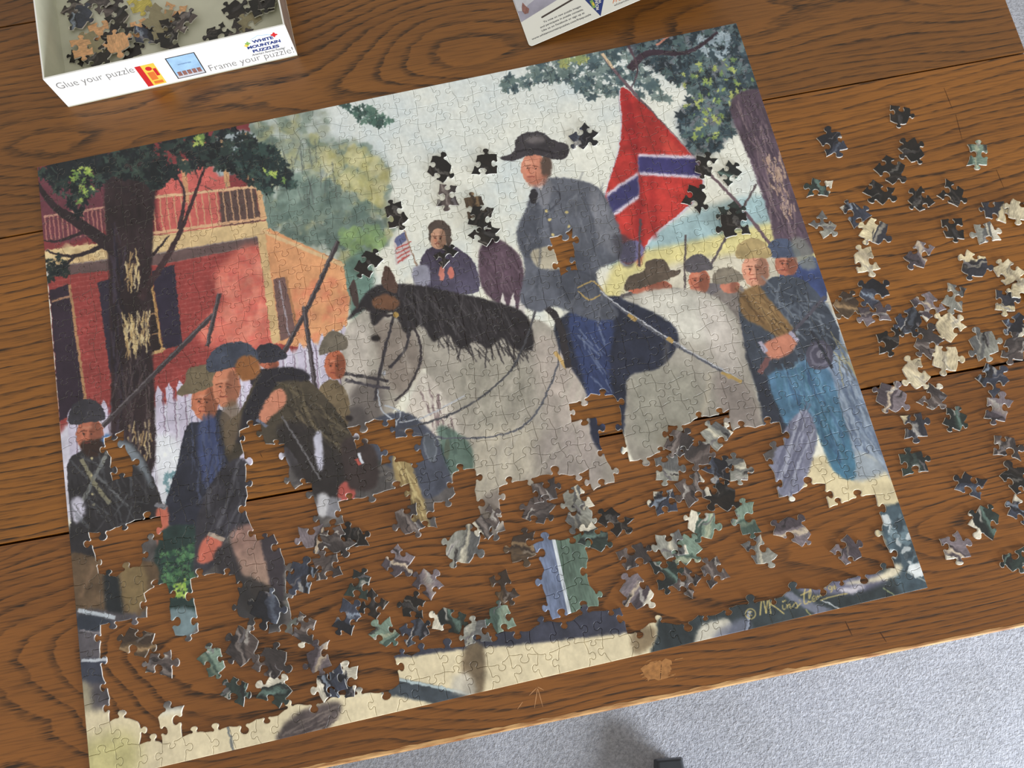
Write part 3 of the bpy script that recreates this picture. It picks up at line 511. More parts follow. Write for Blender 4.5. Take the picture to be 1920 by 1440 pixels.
pen([(712, 376), (744, 290), (742, 226), (726, 290), (728, 364), (752, 356)], 2.6); pen([(752, 346), (788, 326), (780, 300), (758, 330), (770, 360), (800, 344)], 2.4); pen([(800, 344), (812, 296), (820, 318), (846, 292), (850, 312)], 2.4)
pen([(840, 350), (920, 322), (1010, 300), (1110, 280)], 2.6); pen([(886, 212), (896, 228)], 3); pen([(950, 216), (930, 204), (922, 232), (946, 240), (956, 208), (958, 252), (940, 270)], 2.4); pen([(988, 196), (972, 216), (984, 236), (998, 218), (976, 210)], 2.4)
a = np.linspace(0, 6.28, 17); pen([(142 + 50 * math.cos(t), 484 + 50 * math.sin(t)) for t in a], 2.4); pen([(158, 466), (138, 462), (126, 484), (138, 504), (160, 498)], 2.6)
PAINTING = np.clip(IM / 255.0, 0, 1)

# swatches for the loose pieces: 8 x 8 squares of 40 mm, each a scrap of dark, grey, green or sandy painting
TL = 144
IM = np.zeros((TL * 8, TL * 8, 3), np.float32)
TYPES = {
    'K': [(34, 29, 26), (27, 25, 24), (58, 52, 50)], 'N': [(58, 62, 76), (34, 34, 40), (134, 146, 162)],
    'D': [(88, 78, 76), (60, 54, 54), (136, 126, 122)], 'M': [(122, 112, 118), (74, 66, 72), (206, 190, 166)],
    'G': [(122, 142, 128), (70, 88, 80), (176, 182, 156)], 'F': [(46, 56, 52), (34, 38, 38), (104, 128, 120)],
    'S': [(146, 146, 138), (96, 96, 96), (206, 200, 180)], 'P': [(214, 202, 172), (206, 192, 160), (176, 164, 142)],
    'C': [(216, 202, 166), (50, 50, 58), (150, 144, 132)], 'B': [(84, 68, 52), (60, 48, 40), (150, 124, 92)],
    'T': [(146, 138, 112), (140, 132, 106), (152, 144, 120)], 'O': [(222, 172, 124), (206, 156, 112), (232, 190, 142)],
    'L': [(112, 124, 152), (214, 222, 230), (96, 116, 104)], 'Y': [(206, 190, 96), (190, 174, 90), (160, 150, 90)]}
KIND_TILES = {}
_q = fbm(TL * 8, TL * 8, 30, 4, 21); _q2 = fbm(TL * 8, TL * 8, 12, 3, 22, 0.3)
order = 'KKKKKKNNNNNNNNDDDDDDMMMMMMGGGGGFFFFFSSSSSSPPPPPCCCCCBBBTTOOLY'
for i, kd in enumerate(order):
    r, c = divmod(i, 8); KIND_TILES.setdefault(kd, []).append((c, r))
    A, B, Cc = [np.array(v, np.float32) for v in TYPES[kd]]
    yy, xx = np.mgrid[0:TL, 0:TL] / TL - 0.5
    an = RNG.random() * 6.28; d = xx * math.cos(an) + yy * math.sin(an)
    tq = _q[r * TL:(r + 1) * TL, c * TL:(c + 1) * TL]; t2 = _q2[r * TL:(r + 1) * TL, c * TL:(c + 1) * TL]
    d = d + (tq - 0.5) * 0.25
    off = RNG.normal() * 0.06
    t = A * np.ones((TL, TL, 1), np.float32)
    if kd == 'L':
        t = np.where((xx < -0.10)[..., None], A, np.where((xx < -0.04)[..., None], B, Cc)).astype(np.float32)
    elif kd in 'TOY': t = t + (B - A) * np.clip((tq - 0.45) * 4, 0, 1)[..., None]
    else:
        m = np.clip((d - off) * 26 + 0.5, 0, 1)[..., None]; t = t * (1 - m) + B * m
        ww = 0.03 + 0.05 * RNG.random(); o2 = off + (0.10 if i % 2 else -0.12)
        m = np.clip(1.4 - np.abs(d - o2) / ww * 1.2, 0, 1)[..., None] * (0.85 if i % 3 else 0.35); t = t * (1 - m) + Cc * m
        for _e in range(3):
            a2 = an + RNG.normal() * 0.5; d2 = xx * math.cos(a2) + yy * math.sin(a2) + (tq - 0.5) * 0.3; o3 = RNG.normal() * 0.16; w3 = 0.012 + 0.03 * RNG.random()
            side = np.clip((xx * -math.sin(a2) + yy * math.cos(a2) - RNG.normal() * 0.1) * 14, 0, 1)
            m = (np.clip(1.5 - np.abs(d2 - o3) / w3, 0, 1) * side)[..., None] * (0.8 if kd not in 'KPB' else 0.35)
            t = t * (1 - m) + np.array([(40, 36, 38), (178, 174, 168), (110, 106, 110)][_e], np.float32) * m
        if kd in 'NMSGDF' and i % 3 == 1:
            m = np.clip((d - off - 0.19) * 30, 0, 1)[..., None]; t = t * (1 - m) + np.array([206, 200, 184], np.float32) * m
    IM[r * TL:(r + 1) * TL, c * TL:(c + 1) * TL] = t * (1 + (0 if kd in 'T' else 0.5) * (tq - 0.5) + 0.35 * (t2 - 0.5))[..., None]
SWATCH = np.clip(IM / 255.0, 0, 1)
# ------------------------------------------------------------------ materials
def image_of(name, arr):
    h, w_ = arr.shape[:2]
    im = bpy.data.images.new(name, w_, h)
    px_ = np.ones((h, w_, 4), np.float32); px_[..., :3] = arr[::-1]
    im.pixels.foreach_set(px_.ravel()); im.update(); return im
def printed(name, im, rough, spec, gain=1.0):
    t = NT(name); k = t.n('TexImage'); k.image = im; k.extension = 'EXTEND'
    uv = t.n('UVMap'); t.t.links.new(uv.outputs[0], k.inputs['Vector'])
    c = t.mix(1.0, k.outputs[0], (gain, gain, gain, 1), 'MULTIPLY'); t.col(c)
    lines = t.noise(t.obj(), 900, 2); t.bump(lines, 0.12, 0.0002); t.gloss(rough, spec); return t.m
M = {}
M['print'] = printed('printed_puzzle_picture', image_of('street_picture', PAINTING), 0.42, 0.4)
M['scrap'] = printed('printed_loose_piece', image_of('scrap_swatches', SWATCH), 0.40, 0.45)
M['board'] = plain('grey_cardboard', (222, 220, 214), 0.85, 0.2, 0.1, 300)
M['back'] = plain('drab_cardboard_back', (148, 140, 114), 0.85, 0.2, 0.1, 250)
M['white'] = plain('white_box_paper', (246, 246, 243), 0.55, 0.4, 0.015, 40)
M['inside'] = plain('grey_white_box_lining', (200, 200, 182), 0.8, 0.2, 0.06, 30)
M['paper'] = plain('white_poster_paper', (240, 241, 234), 0.5, 0.4, 0.015, 30)
M['greytext'] = plain('grey_print', (112, 110, 112), 0.6, 0.3, 0.03)
M['darktext'] = plain('dark_grey_print', (48, 50, 64), 0.6, 0.3, 0.03)
M['navy'] = plain('navy_print', (36, 58, 128), 0.5, 0.4, 0.08)
M['red'] = plain('red_print', (206, 44, 48), 0.5, 0.4, 0.06)
M['yellow'] = plain('yellow_print', (244, 206, 84), 0.5, 0.4, 0.06)
M['orange'] = plain('orange_print', (226, 122, 58), 0.5, 0.4, 0.06)
M['green'] = plain('green_print', (136, 176, 92), 0.5, 0.4, 0.08)
M['black'] = plain('black_print', (44, 42, 46), 0.5, 0.4, 0.05)
M['sky'] = plain('pale_blue_print', (164, 202, 236), 0.5, 0.4, 0.14, 90)
M['brickprint'] = plain('brown_print', (146, 104, 96), 0.5, 0.4, 0.3, 500)
M['bar'] = plain('dark_brown_print', (72, 62, 58), 0.5, 0.4, 0.05)
M['lav'] = plain('lavender_grey_print', (168, 166, 184), 0.5, 0.4, 0.22, 45)
M['lavlight'] = plain('snowy_print', (206, 208, 216), 0.5, 0.4, 0.1, 120)
M['sideprint'] = plain('brown_grey_side_print', (118, 100, 88), 0.5, 0.4, 0.3, 60)
M['plastic'] = plain('charcoal_plastic', (58, 62, 68), 0.45, 0.4, 0.08, 60)

def oak(name, yc, z0, slope, zn, seed, light, dark, spacing=0.0085, contrast=0.9):
    t = NT(name); x, y, z = t.sep(t.obj())
    def nz(fx, fy, k, det=3): return t.noise(t.comb(t.math('MULTIPLY', x, fx), t.math('MULTIPLY', y, fy), seed + k), 1.0, det)
    slow = nz(2.6, 3.0, 0.0, 1); low = nz(2.2, 7.0, 2.2, 2); mid = nz(7, 45, 3.3, 3); rag = nz(38, 160, 5.9, 2); fine = nz(26, 520, 7.1, 2); por = nz(70, 950, 1.7, 1)
    yy = t.math('ADD', t.math('SUBTRACT', y, yc), t.math('MULTIPLY', t.math('SUBTRACT', low, 0.5), 0.07))
    zz = t.math('ADD', t.math('ADD', t.math('MULTIPLY', x, slope), z0), t.math('MULTIPLY', t.math('SUBTRACT', slow, 0.5), zn))
    d = t.math('SQRT', t.math('ADD', t.math('MULTIPLY', yy, yy), t.math('MULTIPLY', zz, zz)))
    ring = t.math('ADD', t.math('DIVIDE', d, spacing), t.math('MULTIPLY', t.math('SUBTRACT', mid, 0.5), 0.75))
    ring = t.math('ADD', ring, t.math('MULTIPLY', rag, 0.38))
    fr = t.math('FRACT', ring)
    early = t.ramp(fr, [(0.0, (0, 0, 0, 1)), (0.07, (1, 1, 1, 1)), (0.20, (0.8, 0.8, 0.8, 1)), (0.38, (0.16, 0.16, 0.16, 1)), (1.0, (0, 0, 0, 1))])
    amp = t.ramp(nz(3.5, 60, 9.1, 2), [(0.30, (0.40, 0.40, 0.40, 1)), (0.58, (1, 1, 1, 1))])
    pr_ = t.ramp(por, [(0.34, (0.30, 0.30, 0.30, 1)), (0.58, (1, 1, 1, 1))])
    dk = t.math('MULTIPLY', t.math('MULTIPLY', t.math('MULTIPLY', early, pr_), amp), contrast)
    streak = t.math('MULTIPLY', t.ramp(fine, [(0.48, (0, 0, 0, 1)), (0.74, (1, 1, 1, 1))]), 0.45)
    dk = t.math('MINIMUM', t.math('ADD', dk, streak), 1.0)
    c = t.mix(dk, lin(light), lin(dark))
    tone = t.ramp(nz(3.0, 14.0, 11, 3), [(0.3, (0.80, 0.78, 0.76, 1)), (0.7, (1.12, 1.12, 1.12, 1))])
    c = t.mix(1.0, c, tone, 'MULTIPLY'); t.col(c)
    t.bump(t.math('SUBTRACT', 1.0, dk), 0.25, 0.0004)
    t.gloss(t.ramp(dk, [(0, (0.36, 0.36, 0.36, 1)), (1, (0.52, 0.52, 0.52, 1))]), 0.45); return t.m
LIGHT, DARK = (150, 95, 34), (44, 27, 11)
OAK = [oak('oak_back_plank', 0.1, 0.05, 0.05, 0.1, 1.0, (120, 76, 30), (44, 28, 12), 0.007),
       oak('oak_second_plank', 0.115, 0.135, -0.078, 0.13, 5.0, (132, 84, 32), (44, 28, 12), 0.0075),
       oak('oak_third_plank', 0.46, 0.10, 0.03, 0.10, 9.0, LIGHT, DARK, 0.0088),
       oak('oak_front_plank', 0.10, 0.13, -0.078, 0.13, 13.0, (140, 87, 35), DARK, 0.0064)]
t = NT('worn_bare_wood'); n_ = t.noise(t.comb(t.math('MULTIPLY', t.sep(t.obj())[0], 40), t.math('MULTIPLY', t.sep(t.obj())[1], 300), 0.0), 1.0, 3)
t.col(t.ramp(n_, [(0.35, (150, 100, 58)), (0.6, (206, 164, 112))])); t.gloss(0.6, 0.3); M['worn'] = t.m
M['scratch'] = plain('pale_scratch', (190, 140, 96), 0.7, 0.3, 0.1)
M['ink'] = plain('dark_mark', (60, 36, 20), 0.6, 0.3, 0.1)

# carpet
t = NT('blue_grey_carpet'); co = t.obj()
n1 = t.noise(co, 210, 3, 0.65); n2 = t.noise(co, 560, 2, 0.6); n3 = t.noise(co, 9, 3)
hgt = t.math('ADD', t.math('MULTIPLY', n1, 0.7), t.math('MULTIPLY', n2, 0.3))
c = t.ramp(hgt, [(0.34, (128, 131, 142)), (0.5, (173, 176, 187)), (0.66, (208, 211, 221))])
c = t.mix(0.35, c, t.ramp(n3, [(0.3, (166, 168, 172)), (0.7, (190, 194, 205))])); t.col(c); t.bump(hgt, 0.5, 0.012); t.gloss(0.95, 0.1)
M['carpet'] = t.m

# ------------------------------------------------------------------ the room: a carpeted floor
v, f = boxv(-3, 4, -3, 4, FLOOR_Z - 0.05, FLOOR_Z)
tag(pyobj('floor', v, f, M['carpet']), kind='structure')
M['wall'] = plain('cream_wall_paint', (222, 216, 202), 0.8, 0.2, 0.03, 3)
v, f = boxv(-3, 4, 3.0, 3.1, FLOOR_Z, FLOOR_Z + 2.45); tag(pyobj('wall_back', v, f, M['wall']), kind='structure')
v, f = boxv(-3.1, -3, -3, 3.1, FLOOR_Z, FLOOR_Z + 2.45); tag(pyobj('wall_left', v, f, M['wall']), kind='structure')

# ------------------------------------------------------------------ the oak table
SL = -0.032
ang = math.atan(SL)
table = tag(empty('table', (0.3, 0.4, FLOOR_Z)), 'oak table top of wide joined boards under the jigsaw puzzle', 'table')
def tl(x, y, z): return (x - 0.3, y - 0.4, z - FLOOR_Z)
def line_y(x, y0, s): return y0 + s * x
SEAMS = [(-0.0262, -0.030), (0.222, -0.0415), (0.5376, -0.0307), (0.7936, -0.034), (1.06, -0.034)]
X0, X1 = -0.62, 1.050
def xr(y): return X1 + 0.045 * (y - 0.5)
TT = 0.024
for i in range(4):
    (ya, sa), (yb, sb) = SEAMS[i], SEAMS[i + 1]
    g_ = 0.0008
    a0, a1, b1, b0 = (X0, line_y(X0, ya, sa) + g_), (xr(ya) , line_y(xr(ya), ya, sa) + g_), (xr(yb), line_y(xr(yb), yb, sb) - g_), (X0, line_y(X0, yb, sb) - g_)
    ox, oy = a0
    R_ = Matrix.Rotation(-ang, 3, 'Z')
    P_ = [R_ @ Vector((p[0] - ox, p[1] - oy, 0)) for p in (a0, a1, b1, b0)]
    vs = [(p.x, p.y, -TT) for p in P_] + [(p.x, p.y, 0) for p in P_]
    o = pyobj('plank', vs, [(0, 3, 2, 1), (4, 5, 6, 7), (0, 1, 5, 4), (1, 2, 6, 5), (2, 3, 7, 6), (3, 0, 4, 7)], OAK[3 - i], table, tl(ox, oy, 0), (0, 0, ang))
    bevel_obj(o, 0.0007 if i else 0.003, 2)
# worn strip along the front arris, ragged where the finish has gone
rs = random.Random(3); vs = []; fs = []; N_ = 240
for k in range(N_ + 1):
    x = X0 + (X1 - X0) * k / N_; y = line_y(x, *SEAMS[0]) + 0.0008
    wd = 0.0022 + 0.0022 * max(0, math.sin(k * 0.11) * math.sin(k * 0.041 + 1)) + rs.random() * 0.0012
    if x > 0.62: wd = 0.0016 + rs.random() * 0.0008
    vs += [(x - 0.3, y - 0.0008 - 0.4, -0.004 - FLOOR_Z), (x - 0.3, y - 0.0004 - 0.4, -0.001 - FLOOR_Z), (x - 0.3, y + 0.001 - 0.4, 0.00015 - FLOOR_Z), (x - 0.3, y + 0.001 + wd - 0.4, 0.00015 - FLOOR_Z)]
for k in range(N_):
    for j in range(3): fs.append((k * 4 + j, k * 4 + 4 + j, k * 4 + 5 + j, k * 4 + 1 + j))
o = pyobj('worn_edge', vs, fs, M['worn'], table); o['label'] = 'pale worn front edge'
def flat_part(name, pts, z, mat, parent, base, label=None):
    o = pyobj(name, [(p[0] - base[0], p[1] - base[1], z - base[2]) for p in pts], [tuple(range(len(pts)))], mat, parent)
    if label: o['label'] = label
    return o
TB = (0.3, 0.4, FLOOR_Z)
def blob(pts, jit, seed, n=5):
    r = random.Random(seed); q = ground(pts); out = []
    for i in range(len(q)):
        a, b = q[i], q[(i + 1) % len(q)]
        for j in range(n):
            s = j / n; p = a * (1 - s) + b * s; out.append((p[0] + r.uniform(-jit, jit), p[1] + r.uniform(-jit, jit)))
    return out
wp = blob([(1200, 1256), (1224, 1240), (1256, 1236), (1262, 1256), (1250, 1270), (1215, 1276)], 0.0016, 5)
M['rub'] = plain('rubbed_wood', (168, 118, 70), 0.7, 0.3, 0.25, 220)
flat_part('worn_patch', wp, 0.0001, M['rub'], table, TB, 'pale rubbed patch by the front edge')
for k_ in range(16):
    r_ = random.Random(k_); x_, y_ = 1192 + 74 * r_.random(), 1238 + 40 * r_.random(); q_ = ground([(x_, y_), (x_ + 6 + 16 * r_.random(), y_ - 3)])
    flat_part('worn_streak', [q_[0], q_[1] + (0, 0.0005, 0), q_[1] + (0, 0.0012, 0), q_[0] + (0.002, 0.0010, 0)], 0.00013, M['rub'], table, TB)
def scratch(pts, wd, mat, name='scratch'):
    q = ground(pts); a, b = q[0], q[-1]; d = (b - a) / np.linalg.norm(b - a); n_ = np.array([-d[1], d[0], 0]) * wd
    flat_part(name, [a - n_ * 0.5, (a + b) / 2 - n_, b - n_ * 0.3, b + n_ * 0.3, (a + b) / 2 + n_, a + n_ * 0.5], 0.00012, mat, table, TB)
for p in ([(1008, 1290), (1002, 1328)], [(1008, 1290), (1018, 1326)], [(1006, 1290), (992, 1304)], [(980, 1316), (970, 1330)], [(1008, 1288), (1020, 1294)]): scratch(p, 0.0004, M['scratch'])
for p in ([(1240, 1246), (1238, 1274)], [(1585, 1165), (1598, 1192)], [(1650, 1185), (1662, 1204)]): scratch(p, 0.0004, M['ink'], 'dark_mark')
for p in ([(1770, 165), (1786, 205)], [(1792, 215), (1804, 262)], [(1868, 318), (1882, 352)], [(488, 850), (492, 858)]): scratch(p, 0.00025, M['ink'], 'dark_mark')
for (x, y) in ((-0.5, 0.10), (0.93, 0.06), (-0.5, 0.98), (0.93, 0.92)):
    v, f = boxv(x - 0.035 - 0.3, x + 0.035 - 0.3, y - 0.035 - 0.4, y + 0.035 - 0.4, 0, -FLOOR_Z - TT - 0.001)
    o = pyobj('leg', v, f, OAK[2], table)
v, f = boxv(-0.5 - 0.3, 0.93 - 0.3, 0.07 - 0.4, 0.95 - 0.4, -FLOOR_Z - TT - 0.08, -FLOOR_Z - TT - 0.001)
pyobj('apron', v, f, OAK[2], table)

# ------------------------------------------------------------------ the jigsaw: 36 x 28 interlocking pieces
NC, NR = 36, 28
CW, CH = W / NC, H / NR
rg = random.Random(42)
GV = {}
for r in range(NR + 1):
    for c in range(NC + 1):
        jx = 0 if c in (0, NC) else rg.uniform(-0.16, 0.16) * CW
        jy = 0 if r in (0, NR) else rg.uniform(-0.16, 0.16) * CH
        GV[r, c] = Vector((c * CW + jx, r * CH + jy))
KNOB = [(0.14, 0.03), (0.27, 0.045), (0.36, 0.03), (0.41, 0.06), (0.415, 0.11), (0.375, 0.155), (0.345, 0.21), (0.36, 0.27), (0.42, 0.32), (0.50, 0.335),
        (0.58, 0.32), (0.64, 0.27), (0.655, 0.21), (0.625, 0.155), (0.585, 0.11), (0.59, 0.06), (0.64, 0.03), (0.73, 0.045), (0.86, 0.03)]
def cut(a, b, flat):
    if flat: return [a, b]
    d = b - a; n_ = Vector((-d.y, d.x)); s = rg.choice((-1, 1)); sh = rg.uniform(-0.10, 0.10); k = rg.uniform(0.88, 1.12); bow = rg.uniform(-0.10, 0.10); sk = rg.uniform(-0.18, 0.18)
    out = [a]
    for u, h in KNOB:
        hh = s * h * k + bow * math.sin(u * math.pi) * (1 if h < 0.06 else 0.9)
        uu = u + (sh + sk * h) * (1 - abs(2 * u - 1)) ** 0.5
        out.append(a + d * uu + n_ * hh)
    out.append(b); return out
HE, VE = {}, {}
def near_cells(kind, r, c):
    if kind == 'h': return [(r - 1, c), (r, c)]
    return [(r, c - 1), (r, c)]
def cell_edges(r, c):
    return [e for e in (HE.get((r, c)), HE.get((r + 1, c)), VE.get((r, c)), VE.get((r, c + 1))) if e]
def make_edge(kind, r, c, a, b, flat):
    others = [np.array([(q.x, q.y) for q in e]) for k in near_cells(kind, r, c) for e in cell_edges(*k)]
    best = None
    for tr in range(70):
        e = cut(a, b, flat)
        if flat: return e
        q = np.array([(p.x, p.y) for p in e]); q = np.concatenate([q[1:-1], (q[1:-2] + q[2:-1]) / 2]); dmin = 9.0
        for o_ in others:
            oo = np.concatenate([o_, (o_[:-1] + o_[1:]) / 2])
            D = np.linalg.norm(q[:, None] - oo[None], axis=2)
            for end in (a, b):
                ev = np.array((end.x, end.y)); D[np.ix_(np.linalg.norm(q - ev, axis=1) < 0.0042, np.linalg.norm(oo - ev, axis=1) < 0.0042)] = 9
            dmin = min(dmin, D.min())
        if best is None or dmin > best[0]: best = (dmin, e)
        if dmin > 0.0021: break
    return best[1]
for r in range(NR + 1):
    for c in range(NC): HE[r, c] = make_edge('h', r, c, GV[r, c], GV[r, c + 1], r in (0, NR))
for r in range(NR):
    for c in range(NC + 1): VE[r, c] = make_edge('v', r, c, GV[r, c], GV[r + 1, c], c in (0, NC))
def outline(r, c):
    p = HE[r, c][:-1] + VE[r, c + 1][:-1] + HE[r + 1, c][::-1][:-1] + VE[r, c][::-1][:-1]
    return np.array([(q.x, q.y) for q in p])
def inset(p, d):
    t_ = np.roll(p, -1, 0) - p; t_ /= np.linalg.norm(t_, axis=1, keepdims=True) + 1e-12
    n_ = np.stack([-t_[:, 1], t_[:, 0]], 1); m = n_ + np.roll(n_, 1, 0); m /= np.maximum(np.linalg.norm(m, axis=1, keepdims=True), 0.6)
    return p + m * d
GAP, BEV, DROP = 0.00011, 0.00052, 0.00042
def piece_geo(p, z=0.0, uv=None, base=0):
    a = inset(p, GAP); b = inset(p, GAP + BEV); n = len(p)
    vs = [(x, y, z) for x, y in a] + [(x, y, z + TH - DROP) for x, y in a] + [(x, y, z + TH) for x, y in b]
    fs = [tuple(base + i for i in range(n - 1, -1, -1)), tuple(base + 2 * n + i for i in range(n))]; mi = [1, 0]
    for i in range(n):
        j = (i + 1) % n
        fs.append((base + i, base + j, base + n + j, base + n + i)); mi.append(1)
        fs.append((base + n + i, base + n + j, base + 2 * n + j, base + 2 * n + i)); mi.append(0)
    return vs, fs, mi
def piece_mesh(name, vs, fs, mi, uvf, mats):
    me = bpy.data.meshes.new(name); me.from_pydata(vs, [], fs)
    for m in mats: me.materials.append(m)
    me.polygons.foreach_set('material_index', mi)
    uv = me.uv_layers.new(name='UVMap')
    li = np.zeros(len(me.loops), np.int32); me.loops.foreach_get('vertex_index', li)
    co = np.array([(q[0], q[1]) for q in vs])[li]; uv.data.foreach_set('uv', uvf(co).astype(np.float32).ravel())
    me.update(); return me

# where the picture is still open (outlines measured on the table)
OPEN = [
 [(203, 1165), (213, 1150), (262, 1150), (287, 1118), (290, 1090), (308, 1095), (314, 1150), (322, 1185), (345, 1195), (368, 1175), (366, 1080), (400, 1072), (432, 1080), (440, 1125), (468, 1170), (530, 1170), (532, 1060), (522, 1000), (478, 985), (452, 950), (455, 860), (465, 818), (530, 815), (545, 870), (584, 905), (592, 968), (640, 970), (664, 945), (668, 905), (702, 915), (735, 900), (752, 960), (765, 985), (806, 980), (800, 925), (842, 935), (838, 880), (860, 868), (886, 880), (888, 1010), (945, 980), (955, 925), (1000, 905), (1048, 870), (1080, 900), (1135, 905), (1162, 895), (1150, 820), (1088, 800), (1084, 760), (1110, 720), (1160, 722), (1174, 800), (1192, 845), (1225, 848), (1268, 820), (1270, 775), (1340, 768), (1366, 795), (1420, 800), (1470, 800), (1462, 838), (1436, 860), (1447, 905), (1482, 928), (1535, 908), (1560, 955), (1632, 958), (1655, 1000), (1662, 1050), (1690, 1060), (1640, 1082), (1560, 1088), (1500, 1070), (1490, 1100), (1425, 1100), (1400, 1140), (1290, 1172), (1200, 1182), (1180, 1130), (1010, 1165), (920, 1190), (815, 1200), (760, 1232), (724, 1240), (720, 1290), (640, 1312), (545, 1335), (450, 1350), (350, 1376), (258, 1392), (252, 1352), (208, 1330)],
 [(195, 835), (250, 832), (260, 880), (205, 888)],
 [(186, 985), (262, 968), (282, 985), (284, 1055), (196, 1062)],
 [(650, 780), (700, 775), (700, 828), (655, 835)], [(684, 808), (775, 800), (778, 860), (735, 890), (700, 890)],
 [(1030, 460), (1070, 446), (1100, 480), (1092, 500), (1062, 532), (1036, 512)],
]
SHUT = [(1495, 1062), (1510, 1098), (1555, 1082)]
cells = [(r, c) for r in range(NR) for c in range(NC)]
cen = {k: np.array(((k[1] + 0.5) * CW, (k[0] + 0.5) * CH)) for k in cells}
cpx = {k: seen(np.array([[cen[k][0], cen[k][1], TH]]))[0] for k in cells}
missing = set()
for k in cells:
    r, c = k
    if r in (0, NR - 1) or c in (0, NC - 1): continue
    if any(inside(cpx[k], q) for q in OPEN): missing.add(k)
EXTRA_OPEN, EXTRA_SHUT = [], [(320, 1345)]
def cell_at(x, y):
    q = ground([(x, y)], TH)[0]; return (min(NR - 1, max(0, int(q[1] / CH))), min(NC - 1, max(0, int(q[0] / CW))))
for p in EXTRA_SHUT: missing.discard(cell_at(*p))
for p in EXTRA_OPEN: missing.add(cell_at(*p))
present = [k for k in cells if k not in missing]
puzzle = tag(empty('jigsaw_puzzle'), 'large partly assembled jigsaw puzzle of a rider on a grey horse', 'jigsaw puzzle')
def puv(co): return np.stack([co[:, 0] / W, co[:, 1] / H], 1)
def key_size(k):
    return -np.linalg.norm(CC - np.array([cen[k][0], cen[k][1], 0]))
present.sort(key=key_size, reverse=True)
for k in present[:300]:
    p = outline(*k) - cen[k]
    vs, fs, mi = piece_geo(p)
    me = piece_mesh('piece', vs, fs, mi, lambda co, o=cen[k]: puv(co + o), [M['print'], M['board']])
    link('piece', me, puzzle, (cen[k][0], cen[k][1], 0))
V_, F_, I_ = [], [], []
for k in present[300:]:
    vs, fs, mi = piece_geo(outline(*k), 0, None, len(V_)); V_ += vs; F_ += fs; I_ += mi
o = link('further_pieces', piece_mesh('further_pieces', V_, F_, I_, puv, [M['print'], M['board']]), puzzle); o['kind'] = 'stuff'

# ------------------------------------------------------------------ heights already occupied, so that loose pieces lie on what is beneath them
RES = 0.001; HX0, HY0 = -0.1, -0.1; HN, HMx = 1300, 1100
HM = np.zeros((HMx, HN), np.float32); OWN = np.zeros((HMx, HN), np.int32)
def cover(p):
    x0 = int((p[:, 0].min() - HX0) / RES); x1 = int((p[:, 0].max() - HX0) / RES) + 2
    y0 = int((p[:, 1].min() - HY0) / RES); y1 = int((p[:, 1].max() - HY0) / RES) + 2
    x0 = max(0, x0); y0 = max(0, y0); x1 = min(HN, x1); y1 = min(HMx, y1)
    xs = HX0 + (np.arange(x0, x1) + 0.5) * RES; ys = HY0 + (np.arange(y0, y1) + 0.5) * RES
    m = np.zeros((len(ys), len(xs)), bool); n = len(p)
    for i in range(n):
        ax, ay = p[i]; bx, by = p[(i + 1) % n]
        if ay == by: continue
        rows = ((ys >= min(ay, by)) & (ys < max(ay, by)))
        if not rows.any(): continue
        xc = ax + (ys[rows] - ay) * (bx - ax) / (by - ay)
        m[rows] ^= xs[None, :] < xc[:, None]
    return m, slice(y0, y1), slice(x0, x1)
for k in present:
    m, sy, sx = cover(outline(*k)); a_ = HM[sy, sx]; a_[m] = TH

# ------------------------------------------------------------------ loose pieces
pool = sorted(missing, key=lambda k: (k[0] * 7919 + k[1] * 104729) % 1013)
pool_i = 0
def next_cell():
    global pool_i
    k = pool[pool_i % len(pool)]; pool_i += 1; return k
uses = {}
def place(x, y, kind, zone, lift=0.0, spread=0.006, flip=False, zbase=0.0, tilt=None):
    """one loose piece whose middle lies at the measured point; nudged a little where it would just touch a neighbour"""
    k = next_cell(); p0 = outline(*k) - cen[k]
    rr = random.Random(int(x * 31 + y * 17)); best = None
    q = ground([(x, y)], zbase + 0.002)[0]
    for tr in range(48):
        a = rr.random() * 6.283
        dx, dy = (0, 0) if tr < 6 else (rr.uniform(-1, 1) * spread, rr.uniform(-1, 1) * spread)
        R2 = np.array([[math.cos(a), -math.sin(a)], [math.sin(a), math.cos(a)]])
        p = p0 @ R2.T + q[:2] + (dx, dy)
        m, sy, sx = cover(p); hh = HM[sy, sx][m]
        base = zbase if zone == 'box' else 0.0
        top = float(np.percentile(hh, 93 if zone != 'sky' else 98)) if len(hh) else base
        over = float((hh > base + 1e-5).mean()) if len(hh) else 0
        sc = over + 0.02 * tr
        if zone == 'sky': sc = top
        if best is None or sc < best[0]: best = (sc, p, a, m, sy, sx, max(top, base), dx, dy)
        if over == 0: break
    _, p, a, m, sy, sx, z, dx, dy = best
    if zone == 'box': z = min(z, zbase + 2.6 * TH)
    stacked = z > zbase + 1e-6; z += rr.uniform(0.00005, 0.0004) if best[0] > 0.001 or stacked else 0.0
    HM[sy, sx][m] = np.maximum(HM[sy, sx][m], z + TH)
    tx = ty = 0.0
    if stacked and zone == 'box': tx, ty = rr.uniform(-0.12, 0.12), rr.uniform(-0.12, 0.12); z += 0.0006
    tiles = KIND_TILES[kind]; i = uses.get(kind, 0); uses[kind] = i + 1; tc, tr_ = tiles[i % len(tiles)]
    def uvf(co):
        uu = (tc + 0.5 + np.clip(co[:, 0] / 0.040, -0.46, 0.46)) / 8; vv_ = 1 - (tr_ + 0.5 - np.clip(co[:, 1] / 0.040, -0.46, 0.46)) / 8
        return np.stack([uu, vv_], 1)
    vs, fs, mi = piece_geo(p0)
    me = piece_mesh('puzzle_piece', vs, fs, mi, uvf, [M['scrap'] if kind != 'T' else M['back'], M['board']])
    o = link('puzzle_piece', me, None, (q[0] + dx, q[1] + dy, z), (tx, ty, a))
    LOOSE.append((o, x, y, kind, zone)); return o
LOOSE = []
